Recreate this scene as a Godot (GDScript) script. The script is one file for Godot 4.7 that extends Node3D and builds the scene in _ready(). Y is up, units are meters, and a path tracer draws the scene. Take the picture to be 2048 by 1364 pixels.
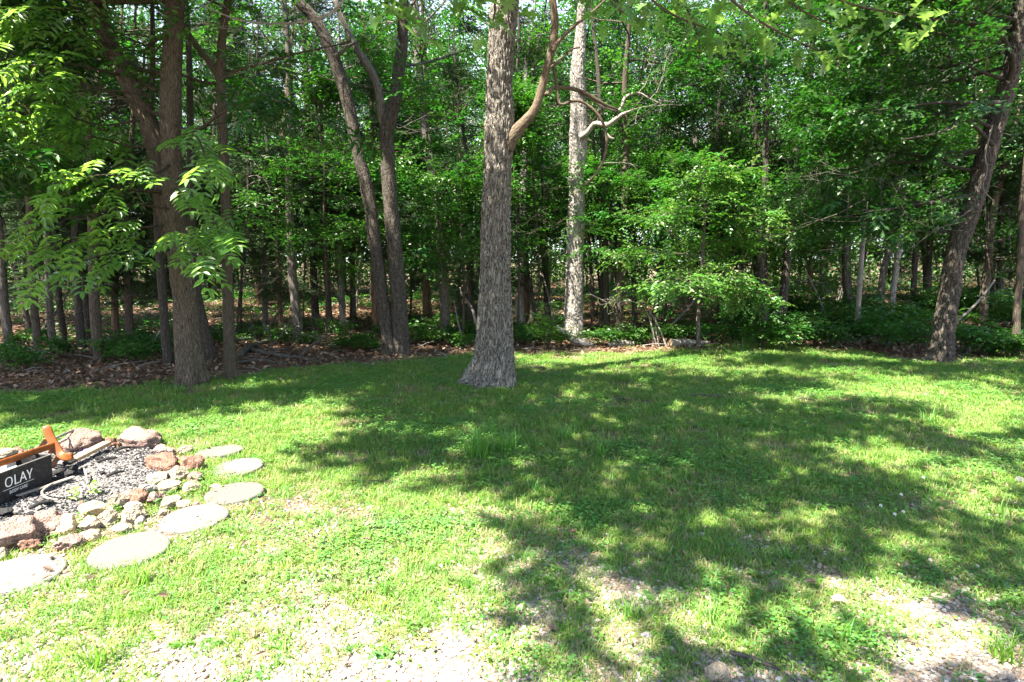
extends Node3D
# A lawn with a stone fire pit at the edge of an oak and hickory wood, under a high summer sun.

const FOCAL := 1150.0            # pixels, of a picture 2048 wide
const EYE := Vector3(0, 1.6, 0)
const PITCH := -6.4
const SUN_ELEVATION := 61.0
const SUN_SIDE := Vector2(-0.72, 0.69)   # x and z of the direction towards the sun

var rng := RandomNumberGenerator.new()
var view_turn := Basis(Vector3.RIGHT, deg_to_rad(PITCH))
var towards_sun: Vector3
var taken := {}
var labels := {}
var bump_noise := FastNoiseLite.new()
var patch_noise := FastNoiseLite.new()
var edge_noise := FastNoiseLite.new()
var gap_noise := FastNoiseLite.new()
var M := {}
var SPRAY := {}

# ---------------------------------------------------------------- mesh builder
class Mesher:
	var v := PackedVector3Array()
	var n := PackedVector3Array()
	var uv := PackedVector2Array()
	var c := PackedColorArray()
	var ix := PackedInt32Array()
	var tinted := false

	func vert(p: Vector3, t := Vector2.ZERO, col := Color.WHITE) -> int:
		v.append(p); uv.append(t); c.append(col)
		return v.size() - 1

	func tri(a: int, b: int, d: int) -> void:
		ix.append(a); ix.append(b); ix.append(d)

	func flat(a: Vector3, b: Vector3, d: Vector3, col := Color.WHITE) -> void:
		var k := v.size()
		vert(a, Vector2(a.x, a.z), col); vert(b, Vector2(b.x, b.z), col); vert(d, Vector2(d.x, d.z), col)
		tri(k, k + 1, k + 2)

	func quad(a: Vector3, b: Vector3, d: Vector3, e: Vector3, col := Color.WHITE) -> void:
		var k := v.size()
		vert(a, Vector2(0, 0), col); vert(b, Vector2(1, 0), col); vert(d, Vector2(1, 1), col); vert(e, Vector2(0, 1), col)
		tri(k, k + 1, k + 2); tri(k, k + 2, k + 3)

	func tube(pts: PackedVector3Array, rads: PackedFloat32Array, sides: int, around := 1.0, cap := true) -> void:
		var first := v.size()
		var side := Vector3.RIGHT
		var along := 0.0
		for i in pts.size():
			var d := (pts[mini(i + 1, pts.size() - 1)] - pts[maxi(i - 1, 0)]).normalized()
			if d.length() < 0.5: d = Vector3.UP
			side = (side - d * side.dot(d))
			if side.length() < 0.05: side = d.cross(Vector3(0.3, 0.2, 0.9))
			side = side.normalized()
			var other := d.cross(side)
			if i: along += pts[i].distance_to(pts[i - 1])
			for k in sides + 1:
				var a := TAU * k / sides
				vert(pts[i] + (side * cos(a) + other * sin(a)) * rads[i], Vector2(around * k / sides, along))
		for i in pts.size() - 1:
			for k in sides:
				var a := first + i * (sides + 1) + k
				var b := a + sides + 1
				tri(a, b, a + 1); tri(a + 1, b, b + 1)
		if cap:
			for e in [0, pts.size() - 1]:
				var m := vert(pts[e], Vector2(0.5, 0))
				var r := first + int(e) * (sides + 1)
				for k in sides:
					if e == 0: tri(m, r + k, r + k + 1)
					else: tri(m, r + k + 1, r + k)

	func box(at: Transform3D, size: Vector3, ch := 0.0, col := Color.WHITE) -> void:
		# chamfered box: 8 corners each split in three
		var h := size / 2
		var p := func(sx, sy, sz, ax): 
			var q := Vector3(sx * h.x, sy * h.y, sz * h.z)
			if ax != 0: q.x -= sx * ch
			if ax != 1: q.y -= sy * ch
			if ax != 2: q.z -= sz * ch
			return at * q
		for ax in 3:
			for s in [-1, 1]:
				var cs := []
				for k in 4:
					var u = [-1, 1, 1, -1][k]; var w = [-1, -1, 1, 1][k]
					var t = [s, u, w] if ax == 0 else [w, s, u] if ax == 1 else [u, w, s]
					cs.append(p.call(t[0], t[1], t[2], ax))
				if s > 0: quad(cs[3], cs[2], cs[1], cs[0], col)
				else: quad(cs[0], cs[1], cs[2], cs[3], col)
		if ch <= 0.0: return
		for ax in 3:                       # edges along axis ax
			for s in [-1, 1]:
				for u in [-1, 1]:
					var f := func(e, face):
						var t = [e, s, u] if ax == 0 else [u, e, s] if ax == 1 else [s, u, e]
						return p.call(t[0], t[1], t[2], face)
					var fa := (ax + 1) % 3; var fb := (ax + 2) % 3
					var q := [f.call(-1, fa), f.call(1, fa), f.call(1, fb), f.call(-1, fb)]
					var mid: Vector3 = (q[0] + q[2]) / 2 - at.origin
					if (q[2] - q[0]).cross(q[1] - q[0]).dot(mid) < 0: q.reverse()
					quad(q[0], q[1], q[2], q[3], col)
		for sx in [-1, 1]:
			for sy in [-1, 1]:
				for sz in [-1, 1]:
					var q := [p.call(sx, sy, sz, 0), p.call(sx, sy, sz, 1), p.call(sx, sy, sz, 2)]
					if (q[2] - q[0]).cross(q[1] - q[0]).dot(q[0] - at.origin) < 0: q.reverse()
					flat(q[0], q[1], q[2], col)

	func mesh() -> ArrayMesh:
		n.resize(v.size())
		n.fill(Vector3.ZERO)
		for i in range(0, ix.size(), 3):
			var a := ix[i]; var b := ix[i + 1]; var d := ix[i + 2]
			var f := (v[d] - v[a]).cross(v[b] - v[a])
			n[a] += f; n[b] += f; n[d] += f
		for i in n.size():
			n[i] = n[i].normalized() if n[i].length_squared() > 1e-18 else Vector3.UP
		var arr := []
		arr.resize(Mesh.ARRAY_MAX)
		arr[Mesh.ARRAY_VERTEX] = v; arr[Mesh.ARRAY_NORMAL] = n; arr[Mesh.ARRAY_TEX_UV] = uv; arr[Mesh.ARRAY_INDEX] = ix
		if tinted: arr[Mesh.ARRAY_COLOR] = c
		var m := ArrayMesh.new()
		m.add_surface_from_arrays(Mesh.PRIMITIVE_TRIANGLES, arr)
		return m

# ---------------------------------------------------------------- naming
func numbered(called: String) -> String:
	var k: int = taken.get(called, 0)
	taken[called] = k + 1
	return called if k == 0 else "%s_%03d" % [called, k]

func tag(o: Node, label: String, category: String, group := "", kind := "") -> Node:
	if label:
		if labels.has(label) and group == "": print("label used twice: ", label)
		labels[label] = true
		o.set_meta("label", label)
	if category: o.set_meta("category", category)
	if group: o.set_meta("group", group)
	if kind: o.set_meta("kind", kind)
	return o

func thing(called: String, where: Vector3, label: String, category: String, group := "") -> Node3D:
	var o := Node3D.new()
	o.name = numbered(called)
	o.position = where
	add_child(o)
	tag(o, label, category, group)
	return o

func part(called: String, mesh: Mesh, mat: Material, parent: Node, at := Transform3D()) -> MeshInstance3D:
	var o := MeshInstance3D.new()
	o.mesh = mesh
	o.material_override = mat
	o.transform = at
	if parent == self:
		o.name = numbered(called)
	else:
		var key := "%d/%s" % [parent.get_instance_id(), called]
		var k: int = taken.get(key, 0)
		taken[key] = k + 1
		o.name = called if k == 0 else "%s_%03d" % [called, k]
	parent.add_child(o, true)
	return o

func many(called: String, mesh: Mesh, mat: Material, parent: Node, xf: Array, cols: PackedColorArray, stuff := true) -> MultiMeshInstance3D:
	var mm := MultiMesh.new()
	mm.transform_format = MultiMesh.TRANSFORM_3D
	mm.use_colors = true
	mm.mesh = mesh
	mm.instance_count = xf.size()
	for i in xf.size():
		mm.set_instance_transform(i, xf[i])
		mm.set_instance_color(i, cols[i])
	var o := MultiMeshInstance3D.new()
	o.multimesh = mm
	o.material_override = mat
	o.name = numbered(called) if parent == self else called
	parent.add_child(o, true)
	if stuff: o.set_meta("kind", "stuff")
	return o

# ---------------------------------------------------------------- where things stand
func height(x: float, z: float) -> float:
	var d := Vector2(x, z).length()
	var h := bump_noise.get_noise_2d(x, z) * 0.03 * smoothstep(2.0, 5.0, d)
	var f := smoothstep(13.0, 20.0, d)
	h += f * bump_noise.get_noise_2d(x * 0.3 + 40.0, z * 0.3) * 0.22
	h += 0.028 * maxf(0.0, d - 17.0)
	return h

func ray(px: float, py: float) -> Vector3:
	return view_turn * Vector3((px - 1024.0) / FOCAL, (682.0 - py) / FOCAL, -1.0)

func at(px: float, py: float, depth: float) -> Vector3:
	var r := ray(px, py)
	return EYE + r * (depth / -r.z)

func ground(px: float, py: float) -> Vector3:
	var r := ray(px, py)
	var p := EYE
	var h := 0.0
	for i in 6:
		if r.y >= -0.004: return at(px, py, 60.0)
		p = EYE + r * ((h - EYE.y) / r.y)
		h = height(p.x, p.z)
	p.y = h
	return p

func pixel(p: Vector3) -> Vector2:
	var q := view_turn.inverse() * (p - EYE)
	if q.z > -0.2: return Vector2(1024, 9000)
	return Vector2(1024.0 - q.x / q.z * FOCAL, 682.0 + q.y / q.z * FOCAL)

func along(line: Array, x: float) -> float:
	if x <= line[0][0]: return line[0][1]
	for i in line.size() - 1:
		if x <= line[i + 1][0]:
			return lerpf(line[i][1], line[i + 1][1], (x - line[i][0]) / (line[i + 1][0] - line[i][0]))
	return line[-1][1]

# far edge of the lawn as the photograph shows it
const EDGE := [[-600, 800], [0, 786], [200, 776], [350, 762], [480, 750], [700, 730], [900, 716], [1040, 710], [1180, 710], [1320, 705], [1450, 696], [1560, 691], [1700, 704], [1850, 722], [2048, 716], [2700, 716]]

func on_lawn(x: float, z: float, soft := 6.0) -> bool:
	var q := pixel(Vector3(x, 0, z))
	return q.y > along(EDGE, q.x) + edge_noise.get_noise_2d(x * 2.0, z * 2.0) * soft * 2.0 + rng.randfn(0.0, soft * 0.4)

var PIT := PackedVector2Array()
const PIT_EDGE := [[-220, 935], [0, 912], [60, 903], [150, 900], [230, 893], [300, 893], [352, 912], [345, 950], [300, 985], [240, 1006], [180, 1024], [120, 1046], [40, 1070], [-220, 1110]]

# where the lawn lies in the shade of the canopy overhead
var SHADE := [
	PackedVector2Array([Vector2(-900, 700), Vector2(-900, 800), Vector2(0, 829), Vector2(150, 836), Vector2(342, 842), Vector2(444, 822), Vector2(513, 804), Vector2(690, 778), Vector2(730, 800), Vector2(775, 840), Vector2(810, 868), Vector2(690, 884), Vector2(690, 902), Vector2(750, 936), Vector2(860, 922), Vector2(900, 962), Vector2(1000, 985), Vector2(1048, 1020), Vector2(1058, 1085), Vector2(1015, 1130), Vector2(1050, 1185), Vector2(1100, 1235), Vector2(1150, 1300), Vector2(1190, 1500), Vector2(3000, 1500), Vector2(3000, 700), Vector2(1860, 735), Vector2(1650, 718), Vector2(1560, 712), Vector2(1400, 735), Vector2(1200, 742), Vector2(1050, 735), Vector2(900, 690)])]
const SUNNY := [[1680, 790, 190, 13], [1870, 768, 210, 12], [1960, 806, 170, 18], [1500, 742, 130, 10], [1240, 748, 90, 6], [1700, 745, 120, 8], [2020, 845, 120, 20],
	[1700, 885, 75, 20], [1790, 922, 90, 26], [1890, 962, 95, 32], [1985, 1005, 95, 34], [2080, 1050, 80, 40],
	[1407, 1000, 48, 22], [1544, 1037, 58, 17], [1717, 1098, 115, 26], [1690, 1240, 170, 60], [1580, 1200, 70, 30], [1355, 1195, 45, 22], [1840, 1290, 130, 45], [1370, 1310, 60, 22],
	[1820, 842, 110, 15], [1450, 822, 90, 8], [1985, 905, 80, 16], [1590, 900, 60, 10], [1160, 782, 60, 9], [1180, 800, 35, 7], [885, 872, 62, 11], [1240, 950, 48, 15], [1300, 770, 40, 8], [1225, 1020, 45, 16], [1100, 1000, 40, 20], [1560, 800, 60, 8], [1150, 870, 30, 8], [1480, 880, 40, 9], [1350, 905, 40, 9], [1600, 965, 30, 9], [1300, 1110, 40, 12]]

func shaded(g: Vector3) -> bool:
	var q := pixel(g)
	if q.y > 1500: return q.x > 1150
	q += Vector2(edge_noise.get_noise_2d(g.x * 3.0, g.z * 3.0), edge_noise.get_noise_2d(g.x * 3.0 + 50.0, g.z * 3.0) * 0.5) * 34.0
	if not Geometry2D.is_point_in_polygon(q, SHADE[0]): return false
	for s in SUNNY:
		var e := Vector2((q.x - s[0]) / (s[2] * 1.15), (q.y - s[1]) / (s[3] * 1.25))
		if e.length_squared() < 1.0: return false
	return true

var CLEAR := []      # [a, b, radius]: stretches that stand in the sun

# may a spray of leaves hang at p, given where its shadow falls?
func may_hang(p: Vector3) -> bool:
	var g := p - towards_sun * (p.y / towards_sun.y)
	var q := pixel(g)
	if q.y < 1600 and q.y > along(EDGE, q.x) + 4.0 and q.x > -200 and q.x < 2300 and not shaded(g): return false
	for s in CLEAR:
		var u: Vector3 = s[1] - s[0]
		var m := Geometry3D.get_closest_points_between_segments(s[0], s[1], p, p - towards_sun * 30.0)
		if m[0].distance_to(m[1]) < s[2] and m[0].distance_to(p) > 0.6: return false
	return true

# openings in the upper canopy, through which the sun comes down into the wood
func gap(p: Vector3) -> bool:
	var d := Vector2(p.x, p.z).length()
	if p.y < 3.6 + 0.2 * maxf(0.0, d - 10.0): return false
	var g := p - towards_sun * (p.y / towards_sun.y)
	return gap_noise.get_noise_2d(g.x, g.z) > (-0.34 if p.y > 1.6 + 0.42 * d else -0.12)

# ---------------------------------------------------------------- materials
func mat(col: Color, rough := 0.9, spec := 0.5) -> StandardMaterial3D:
	var m := StandardMaterial3D.new()
	m.albedo_color = col.linear_to_srgb()
	m.roughness = rough
	m.metallic_specular = spec
	return m

func leaf_mat(back: Color, rough := 0.45) -> StandardMaterial3D:
	var m := mat(Color.WHITE, rough, 0.55)
	m.vertex_color_use_as_albedo = true
	m.backlight_enabled = true
	m.backlight = back.linear_to_srgb()
	m.cull_mode = BaseMaterial3D.CULL_DISABLED
	return m

func noise(freq: float, kind := FastNoiseLite.TYPE_SIMPLEX_SMOOTH, oct := 4, sd := 1) -> FastNoiseLite:
	var f := FastNoiseLite.new()
	f.noise_type = kind
	f.frequency = freq
	f.fractal_octaves = oct
	f.seed = sd
	if oct == 1: f.fractal_type = FastNoiseLite.FRACTAL_NONE
	return f

# a picture of bark: [albedo, height]; it wraps round the trunk and up it
func bark(sd: int, w: int, h: int, tall: float, ramp: Gradient, rough: float, lichen: float, lichen_col: Color) -> Array:
	var f := noise(1.0, FastNoiseLite.TYPE_SIMPLEX_SMOOTH, 3, sd)
	var fine := noise(1.0, FastNoiseLite.TYPE_SIMPLEX_SMOOTH, 2, sd + 7)
	var a := Image.create(w, h, false, Image.FORMAT_RGB8)
	var b := Image.create(w, h, false, Image.FORMAT_RGB8)
	for y in h:
		for x in w:
			var t := TAU * x / w
			var s := TAU * y / h
			var p := Vector3(cos(t) * rough, sin(t) * rough, sin(s) * tall)
			var e := cos(s) * tall
			var r := 1.0 - absf(f.get_noise_3d(p.x + e * 0.61, p.y - e * 0.33, p.z + e * 0.2)) * 2.6
			var g := fine.get_noise_3d(p.x * 4.0 + e, p.y * 4.0, p.z * 2.5 - e) 
			var hgt := clampf(1.0 - pow(clampf(r, 0.0, 1.0), 2.2) + g * 0.25, 0.0, 1.0)
			var li := smoothstep(0.12, 0.4, fine.get_noise_3d(p.x * 0.9 + 30.0, p.y * 0.9 + e * 0.5, p.z)) * lichen
			var col := ramp.sample(clampf(hgt + g * 0.3, 0.0, 1.0)).lerp(lichen_col, li * hgt)
			a.set_pixel(x, y, col.linear_to_srgb())
			b.set_pixel(x, y, Color(hgt, hgt, hgt))
	return [ImageTexture.create_from_image(a), ImageTexture.create_from_image(b)]

func ramp(cols: Array) -> Gradient:
	var g := Gradient.new()
	g.offsets = PackedFloat32Array()
	for i in cols.size():
		g.add_point(float(i) / (cols.size() - 1), cols[i])
	while g.get_point_count() > cols.size(): g.remove_point(0)
	return g

func bark_mat(sd: int, dark: Color, light: Color, scale: Vector2, depth: float, tall := 1.2, rough := 5.0, lichen := 0.3, lichen_col := Color(0.36, 0.38, 0.34)) -> StandardMaterial3D:
	var t := bark(sd, 192, 256, tall, ramp([dark, dark.lerp(light, 0.55), light]), rough, lichen, lichen_col)
	var m := mat(Color.WHITE, 0.92, 0.3)
	m.albedo_texture = t[0]
	m.heightmap_enabled = true
	m.heightmap_texture = t[1]
	m.heightmap_scale = depth
	m.uv1_scale = Vector3(scale.x, scale.y, 1)
	return m

func grain_tex(freq: float, kind: int, oct: int, sd: int, cols: Array) -> NoiseTexture2D:
	var t := NoiseTexture2D.new()
	t.noise = noise(freq, kind, oct, sd)
	t.seamless = true
	t.width = 512; t.height = 512
	if cols.size():
		var s := []
		for c in cols: s.append((c as Color).linear_to_srgb())
		t.color_ramp = ramp(s)
	return t

func grained(cols: Array, size: float, freq := 0.03, kind := FastNoiseLite.TYPE_SIMPLEX_SMOOTH, relief := 0.0, sd := 3, rough := 0.92) -> StandardMaterial3D:
	var m := mat(Color.WHITE, rough, 0.35)
	m.albedo_texture = grain_tex(freq, kind, 5, sd, cols)
	m.uv1_triplanar = true
	m.uv1_scale = Vector3.ONE / size
	if relief > 0.0:
		m.heightmap_enabled = true
		m.heightmap_texture = grain_tex(freq * 1.4, kind, 5, sd + 1, [])
		m.heightmap_scale = relief
	return m

func make_materials() -> void:
	M.oak = bark_mat(11, Color(0.022, 0.018, 0.014), Color(0.20, 0.182, 0.16), Vector2(1, 0.75), 1.8, 1.6, 5.0, 0.45)
	M.grey = bark_mat(12, Color(0.05, 0.044, 0.038), Color(0.16, 0.142, 0.12), Vector2(1, 0.8), 1.2, 1.3, 4.0)
	M.brown = bark_mat(13, Color(0.026, 0.020, 0.015), Color(0.12, 0.098, 0.075), Vector2(1, 0.8), 1.0, 1.6, 5.0, 0.12)
	M.dark = bark_mat(14, Color(0.016, 0.013, 0.011), Color(0.08, 0.070, 0.059), Vector2(1, 1.2), 1.0, 1.2, 3.5, 0.2, Color(0.2, 0.21, 0.18))
	M.pale = bark_mat(15, Color(0.07, 0.06, 0.052), Color(0.37, 0.345, 0.315), Vector2(1, 0.6), 1.4, 1.5, 5.0, 0.2, Color(0.55, 0.55, 0.5))
	M.cedar = bark_mat(16, Color(0.05, 0.03, 0.02), Color(0.24, 0.15, 0.10), Vector2(1, 0.35), 1.0, 0.8, 5.0, 0.2)
	M.limb = bark_mat(17, Color(0.04, 0.029, 0.02), Color(0.15, 0.118, 0.086), Vector2(1, 1.2), 0.5, 1.2, 3.0, 0.35, Color(0.2, 0.17, 0.12))
	M.deadwood = bark_mat(18, Color(0.11, 0.095, 0.083), Color(0.33, 0.30, 0.27), Vector2(1, 1.0), 0.6, 1.0, 3.0, 0.1)
	M.leaf = leaf_mat(Color(0.60, 1.0, 0.30), 0.40)
	M.needle = leaf_mat(Color(0.2, 0.3, 0.1), 0.7)
	M.grass = leaf_mat(Color(0.62, 0.95, 0.2), 0.5)
	M.litter = leaf_mat(Color(0.12, 0.08, 0.05), 0.8)
	M.bits = mat(Color.WHITE, 0.9, 0.4)
	M.bits.vertex_color_use_as_albedo = true
	M.stone_grit = grained([Color(0.42, 0.36, 0.30), Color(0.66, 0.6, 0.54), Color(0.8, 0.74, 0.68)], 0.7, 0.05)
	var g := grained([Color(0.45, 0.43, 0.41), Color(0.8, 0.78, 0.76), Color(1.0, 1.0, 1.0)], 1.3, 0.035, FastNoiseLite.TYPE_SIMPLEX_SMOOTH, 3.0, 21)
	g.uv1_world_triplanar = true
	g.vertex_color_use_as_albedo = true
	M.soil = g
	M.ash = grained([Color(0.03, 0.03, 0.032), Color(0.16, 0.155, 0.155), Color(0.26, 0.25, 0.248)], 0.5, 0.04, FastNoiseLite.TYPE_SIMPLEX_SMOOTH, 2.0, 31)
	M.concrete = grained([Color(0.085, 0.08, 0.074), Color(0.145, 0.138, 0.13), Color(0.18, 0.172, 0.163)], 0.35, 0.05, FastNoiseLite.TYPE_SIMPLEX_SMOOTH, 0.25, 41)
	M.rock_white = grained([Color(0.13, 0.10, 0.065), Color(0.245, 0.21, 0.16), Color(0.33, 0.295, 0.245)], 0.3, 0.03, FastNoiseLite.TYPE_SIMPLEX_SMOOTH, 1.2, 51)
	M.rock_pink = grained([Color(0.09, 0.055, 0.042), Color(0.24, 0.165, 0.14), Color(0.36, 0.295, 0.27)], 0.3, 0.03, FastNoiseLite.TYPE_SIMPLEX_SMOOTH, 1.6, 52)
	M.rock_red = grained([Color(0.07, 0.032, 0.022), Color(0.18, 0.10, 0.072), Color(0.30, 0.215, 0.18)], 0.3, 0.03, FastNoiseLite.TYPE_SIMPLEX_SMOOTH, 1.4, 53)
	M.rock_yellow = grained([Color(0.27, 0.17, 0.06), Color(0.38, 0.31, 0.19), Color(0.43, 0.39, 0.31)], 0.3, 0.025, FastNoiseLite.TYPE_SIMPLEX_SMOOTH, 1.0, 54)
	M.rock_grey = grained([Color(0.14, 0.135, 0.13), Color(0.27, 0.26, 0.25), Color(0.37, 0.355, 0.34)], 0.3, 0.04, FastNoiseLite.TYPE_SIMPLEX_SMOOTH, 1.0, 55)
	M.plastic = grained([Color(0.012, 0.012, 0.013), Color(0.017, 0.017, 0.019), Color(0.055, 0.053, 0.052)], 0.4, 0.02, FastNoiseLite.TYPE_SIMPLEX_SMOOTH, 0.0, 61, 0.62)
	M.plastic_edge = mat(Color(0.10, 0.10, 0.10), 0.4)
	M.print_white = mat(Color(0.75, 0.75, 0.75), 0.6)
	M.chair = grained([Color(0.12, 0.036, 0.010), Color(0.18, 0.058, 0.016), Color(0.22, 0.08, 0.025)], 0.5, 0.02, FastNoiseLite.TYPE_SIMPLEX_SMOOTH, 0.0, 62, 0.4)
	M.chair_dark = grained([Color(0.07, 0.03, 0.015), Color(0.13, 0.06, 0.03), Color(0.2, 0.1, 0.05)], 0.4, 0.02, FastNoiseLite.TYPE_SIMPLEX_SMOOTH, 0.0, 63, 0.6)
	M.weathered = grained([Color(0.11, 0.095, 0.085), Color(0.22, 0.195, 0.175), Color(0.30, 0.27, 0.24)], 0.3, 0.03, FastNoiseLite.TYPE_SIMPLEX_SMOOTH, 0.4, 64)
	M.board = grained([Color(0.20, 0.14, 0.08), Color(0.32, 0.235, 0.15), Color(0.38, 0.30, 0.21)], 0.4, 0.02, FastNoiseLite.TYPE_SIMPLEX_SMOOTH, 0.4, 65)
	M.char = grained([Color(0.012, 0.012, 0.013), Color(0.03, 0.03, 0.032), Color(0.09, 0.09, 0.09)], 0.15, 0.04, FastNoiseLite.TYPE_SIMPLEX_SMOOTH, 1.0, 66)
	M.card = mat(Color(0.62, 0.58, 0.48), 0.8)
	M.paper = mat(Color(0.78, 0.77, 0.74), 0.7)
	M.blue_print = grained([Color(0.02, 0.16, 0.38), Color(0.05, 0.30, 0.48), Color(0.42, 0.36, 0.32)], 0.16, 0.02, FastNoiseLite.TYPE_SIMPLEX_SMOOTH, 0.0, 67, 0.5)
	M.violet = mat(Color(0.10, 0.05, 0.42), 0.5)
	M.hole = mat(Color(0.01, 0.01, 0.01), 1.0)
	M.rail = mat(Color(0.30, 0.32, 0.36), 0.5)

# ---------------------------------------------------------------- leaves
func leaf(mb: Mesher, base: Vector3, d: Vector3, up: Vector3, ln: float, w: float, fold := 0.18, droop := 0.12, coarse := false) -> void:
	d = d.normalized()
	var s := d.cross(up).normalized()
	var u := s.cross(d).normalized()
	var tip := base + d * ln - u * ln * droop
	if coarse:
		var m := base + d * ln * 0.5
		for k in [-1.0, 1.0]:
			var e: Vector3 = m + s * w * 0.5 * k + u * w * fold
			if k > 0: mb.flat(base, tip, e)
			else: mb.flat(base, e, tip)
		return
	for k in [-1.0, 1.0]:
		var e1: Vector3 = base + d * ln * 0.3 + s * w * 0.48 * k + u * w * fold
		var e2: Vector3 = base + d * ln * 0.66 + s * w * 0.42 * k + u * (w * fold - ln * droop * 0.4)
		if k > 0:
			mb.flat(base, e2, e1); mb.flat(base, tip, e2)
		else:
			mb.flat(base, e1, e2); mb.flat(base, e2, tip)

const LOBES := [[0.0, 0.03], [0.2, 0.1], [0.27, 0.34], [0.36, 0.10], [0.46, 0.62], [0.52, 0.5], [0.57, 0.13], [0.68, 0.55], [0.75, 0.40], [0.78, 0.14], [0.9, 0.26], [1.0, 0.0]]

func lobed(mb: Mesher, base: Vector3, d: Vector3, up: Vector3, ln: float, fold := 0.1, droop := 0.15, step := 1) -> void:
	d = d.normalized()
	var s := d.cross(up).normalized()
	var u := s.cross(d).normalized()
	for k in [-1.0, 1.0]:
		var last_m := base
		var last_e := base
		for i in range(0, LOBES.size(), 1):
			var t: float = LOBES[i][0]
			if step > 1 and i in [1, 5, 8]: continue
			var m := base + d * ln * t - u * ln * droop * t * t
			var e: Vector3 = m + s * ln * LOBES[i][1] * 0.62 * k + u * ln * LOBES[i][1] * fold
			if i:
				if k > 0:
					mb.flat(last_m, m, e); mb.flat(last_m, e, last_e)
				else:
					mb.flat(last_m, e, m); mb.flat(last_m, last_e, e)
			last_m = m
			last_e = e

func twig(mb: Mesher, a: Vector3, b: Vector3, r: float, sides := 3) -> void:
	mb.tube(PackedVector3Array([a, b]), PackedFloat32Array([r, r * 0.5]), sides, 1.0, false)

func make_sprays() -> void:
	for kind in ["broad", "broad_b", "small", "oak", "oak_b", "far", "pinnate", "low"]:
		var mb := Mesher.new()
		match kind:
			"broad", "broad_b", "small", "low":
				var n = {"broad": 13, "broad_b": 15, "small": 20, "low": 11}[kind]
				var ln = {"broad": 0.5, "broad_b": 0.55, "small": 0.5, "low": 0.28}[kind]
				var ls = {"broad": 0.105, "broad_b": 0.09, "small": 0.065, "low": 0.08}[kind]
				for i in n:
					var t: float = (i + 0.6) / n
					var p := Vector3(t * ln, -0.06 * t * t + rng.randf_range(-0.02, 0.02), sin(t * 3.0) * 0.03)
					var k := 1.0 if i % 2 else -1.0
					var d := Vector3(0.55, rng.randf_range(-0.35, 0.2), k * rng.randf_range(0.6, 1.1))
					if i == n - 1: d = Vector3(1, -0.2, 0)
					if rng.randf() < 0.45: p += Vector3(0, rng.randf_range(-0.06, 0.06), k * 0.1)
					leaf(mb, p, d, Vector3(rng.randf_range(-0.35, 0.35), 1, rng.randf_range(-0.35, 0.35)), ls * rng.randf_range(0.75, 1.2), ls * 0.55)
			"oak", "oak_b":
				for i in 9:
					var t := (i + 1.5) / 10.0
					var a := i * 2.4
					var p := Vector3(t * 0.4, rng.randf_range(-0.04, 0.03), 0)
					var d := Vector3(0.5, sin(a) * 0.35 - 0.15, cos(a) * 1.0)
					if i > 6: d = Vector3(1, sin(a) * 0.4 - 0.1, cos(a) * 0.7)
					lobed(mb, p, d, Vector3(rng.randf_range(-0.4, 0.4), 1, rng.randf_range(-0.4, 0.4)), rng.randf_range(0.11, 0.155) * (1.0 if kind == "oak" else 0.8), 0.12, 0.18, 2)
			"far":
				for i in 26:
					var p := Vector3(rng.randf_range(0.0, 0.9), rng.randfn(0, 0.09), rng.randfn(0, 0.24))
					var d := Vector3(rng.randf_range(0, 1), rng.randf_range(-0.5, 0.2), rng.randf_range(-1, 1))
					leaf(mb, p, d, Vector3(rng.randf_range(-0.5, 0.5), 1, rng.randf_range(-0.5, 0.5)), rng.randf_range(0.09, 0.13), 0.06, 0.15, 0.1, true)
			"pinnate":
				pinnate(mb, 0.42)
		SPRAY[kind] = mb.mesh()
	# juniper: a feathery spray of thin needles
	var mb := Mesher.new()
	for i in 46:
		var t := rng.randf()
		var p := Vector3(t * 0.55, -0.05 * t, 0)
		var k := 1.0 if i % 2 else -1.0
		var d := Vector3(0.8, rng.randf_range(-0.3, 0.35), k * rng.randf_range(0.2, 1.0)).normalized() * rng.randf_range(0.07, 0.2) * (1.1 - t * 0.5)
		leaf(mb, p, d, Vector3(rng.randf_range(-1, 1), 1, rng.randf_range(-1, 1)), d.length(), 0.014, 0.05, 0.05, true)
	SPRAY.cedar = mb.mesh()

func pinnate(mb: Mesher, ln: float, pairs := 4) -> void:
	var last := Vector3.ZERO
	for i in pairs:
		var t := 0.22 + 0.7 * i / (pairs - 1.0)
		var p := Vector3(t * ln, -0.28 * ln * t * t, 0)
		twig(mb, last, p, 0.0018)
		last = p
		for k in [-1.0, 1.0]:
			leaf(mb, p, Vector3(0.45, -0.12 + rng.randf_range(-0.12, 0.12), k), Vector3(rng.randf_range(-0.15, 0.15), 1, 0), ln * rng.randf_range(0.27, 0.36) * (0.75 + 0.45 * sin(t * 3.0)), ln * 0.125, 0.16, 0.2)
	leaf(mb, last, Vector3(1, -0.4, 0), Vector3.UP, ln * 0.34, ln * 0.14)

func green(base: Color, spread := 0.3) -> Color:
	var k := 1.0 + rng.randf_range(-spread, spread)
	var y := rng.randf_range(-0.35, 0.2)
	return Color(base.r * k * (1.0 + y), base.g * k, base.b * k * (1.0 - y * 0.5))

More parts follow.
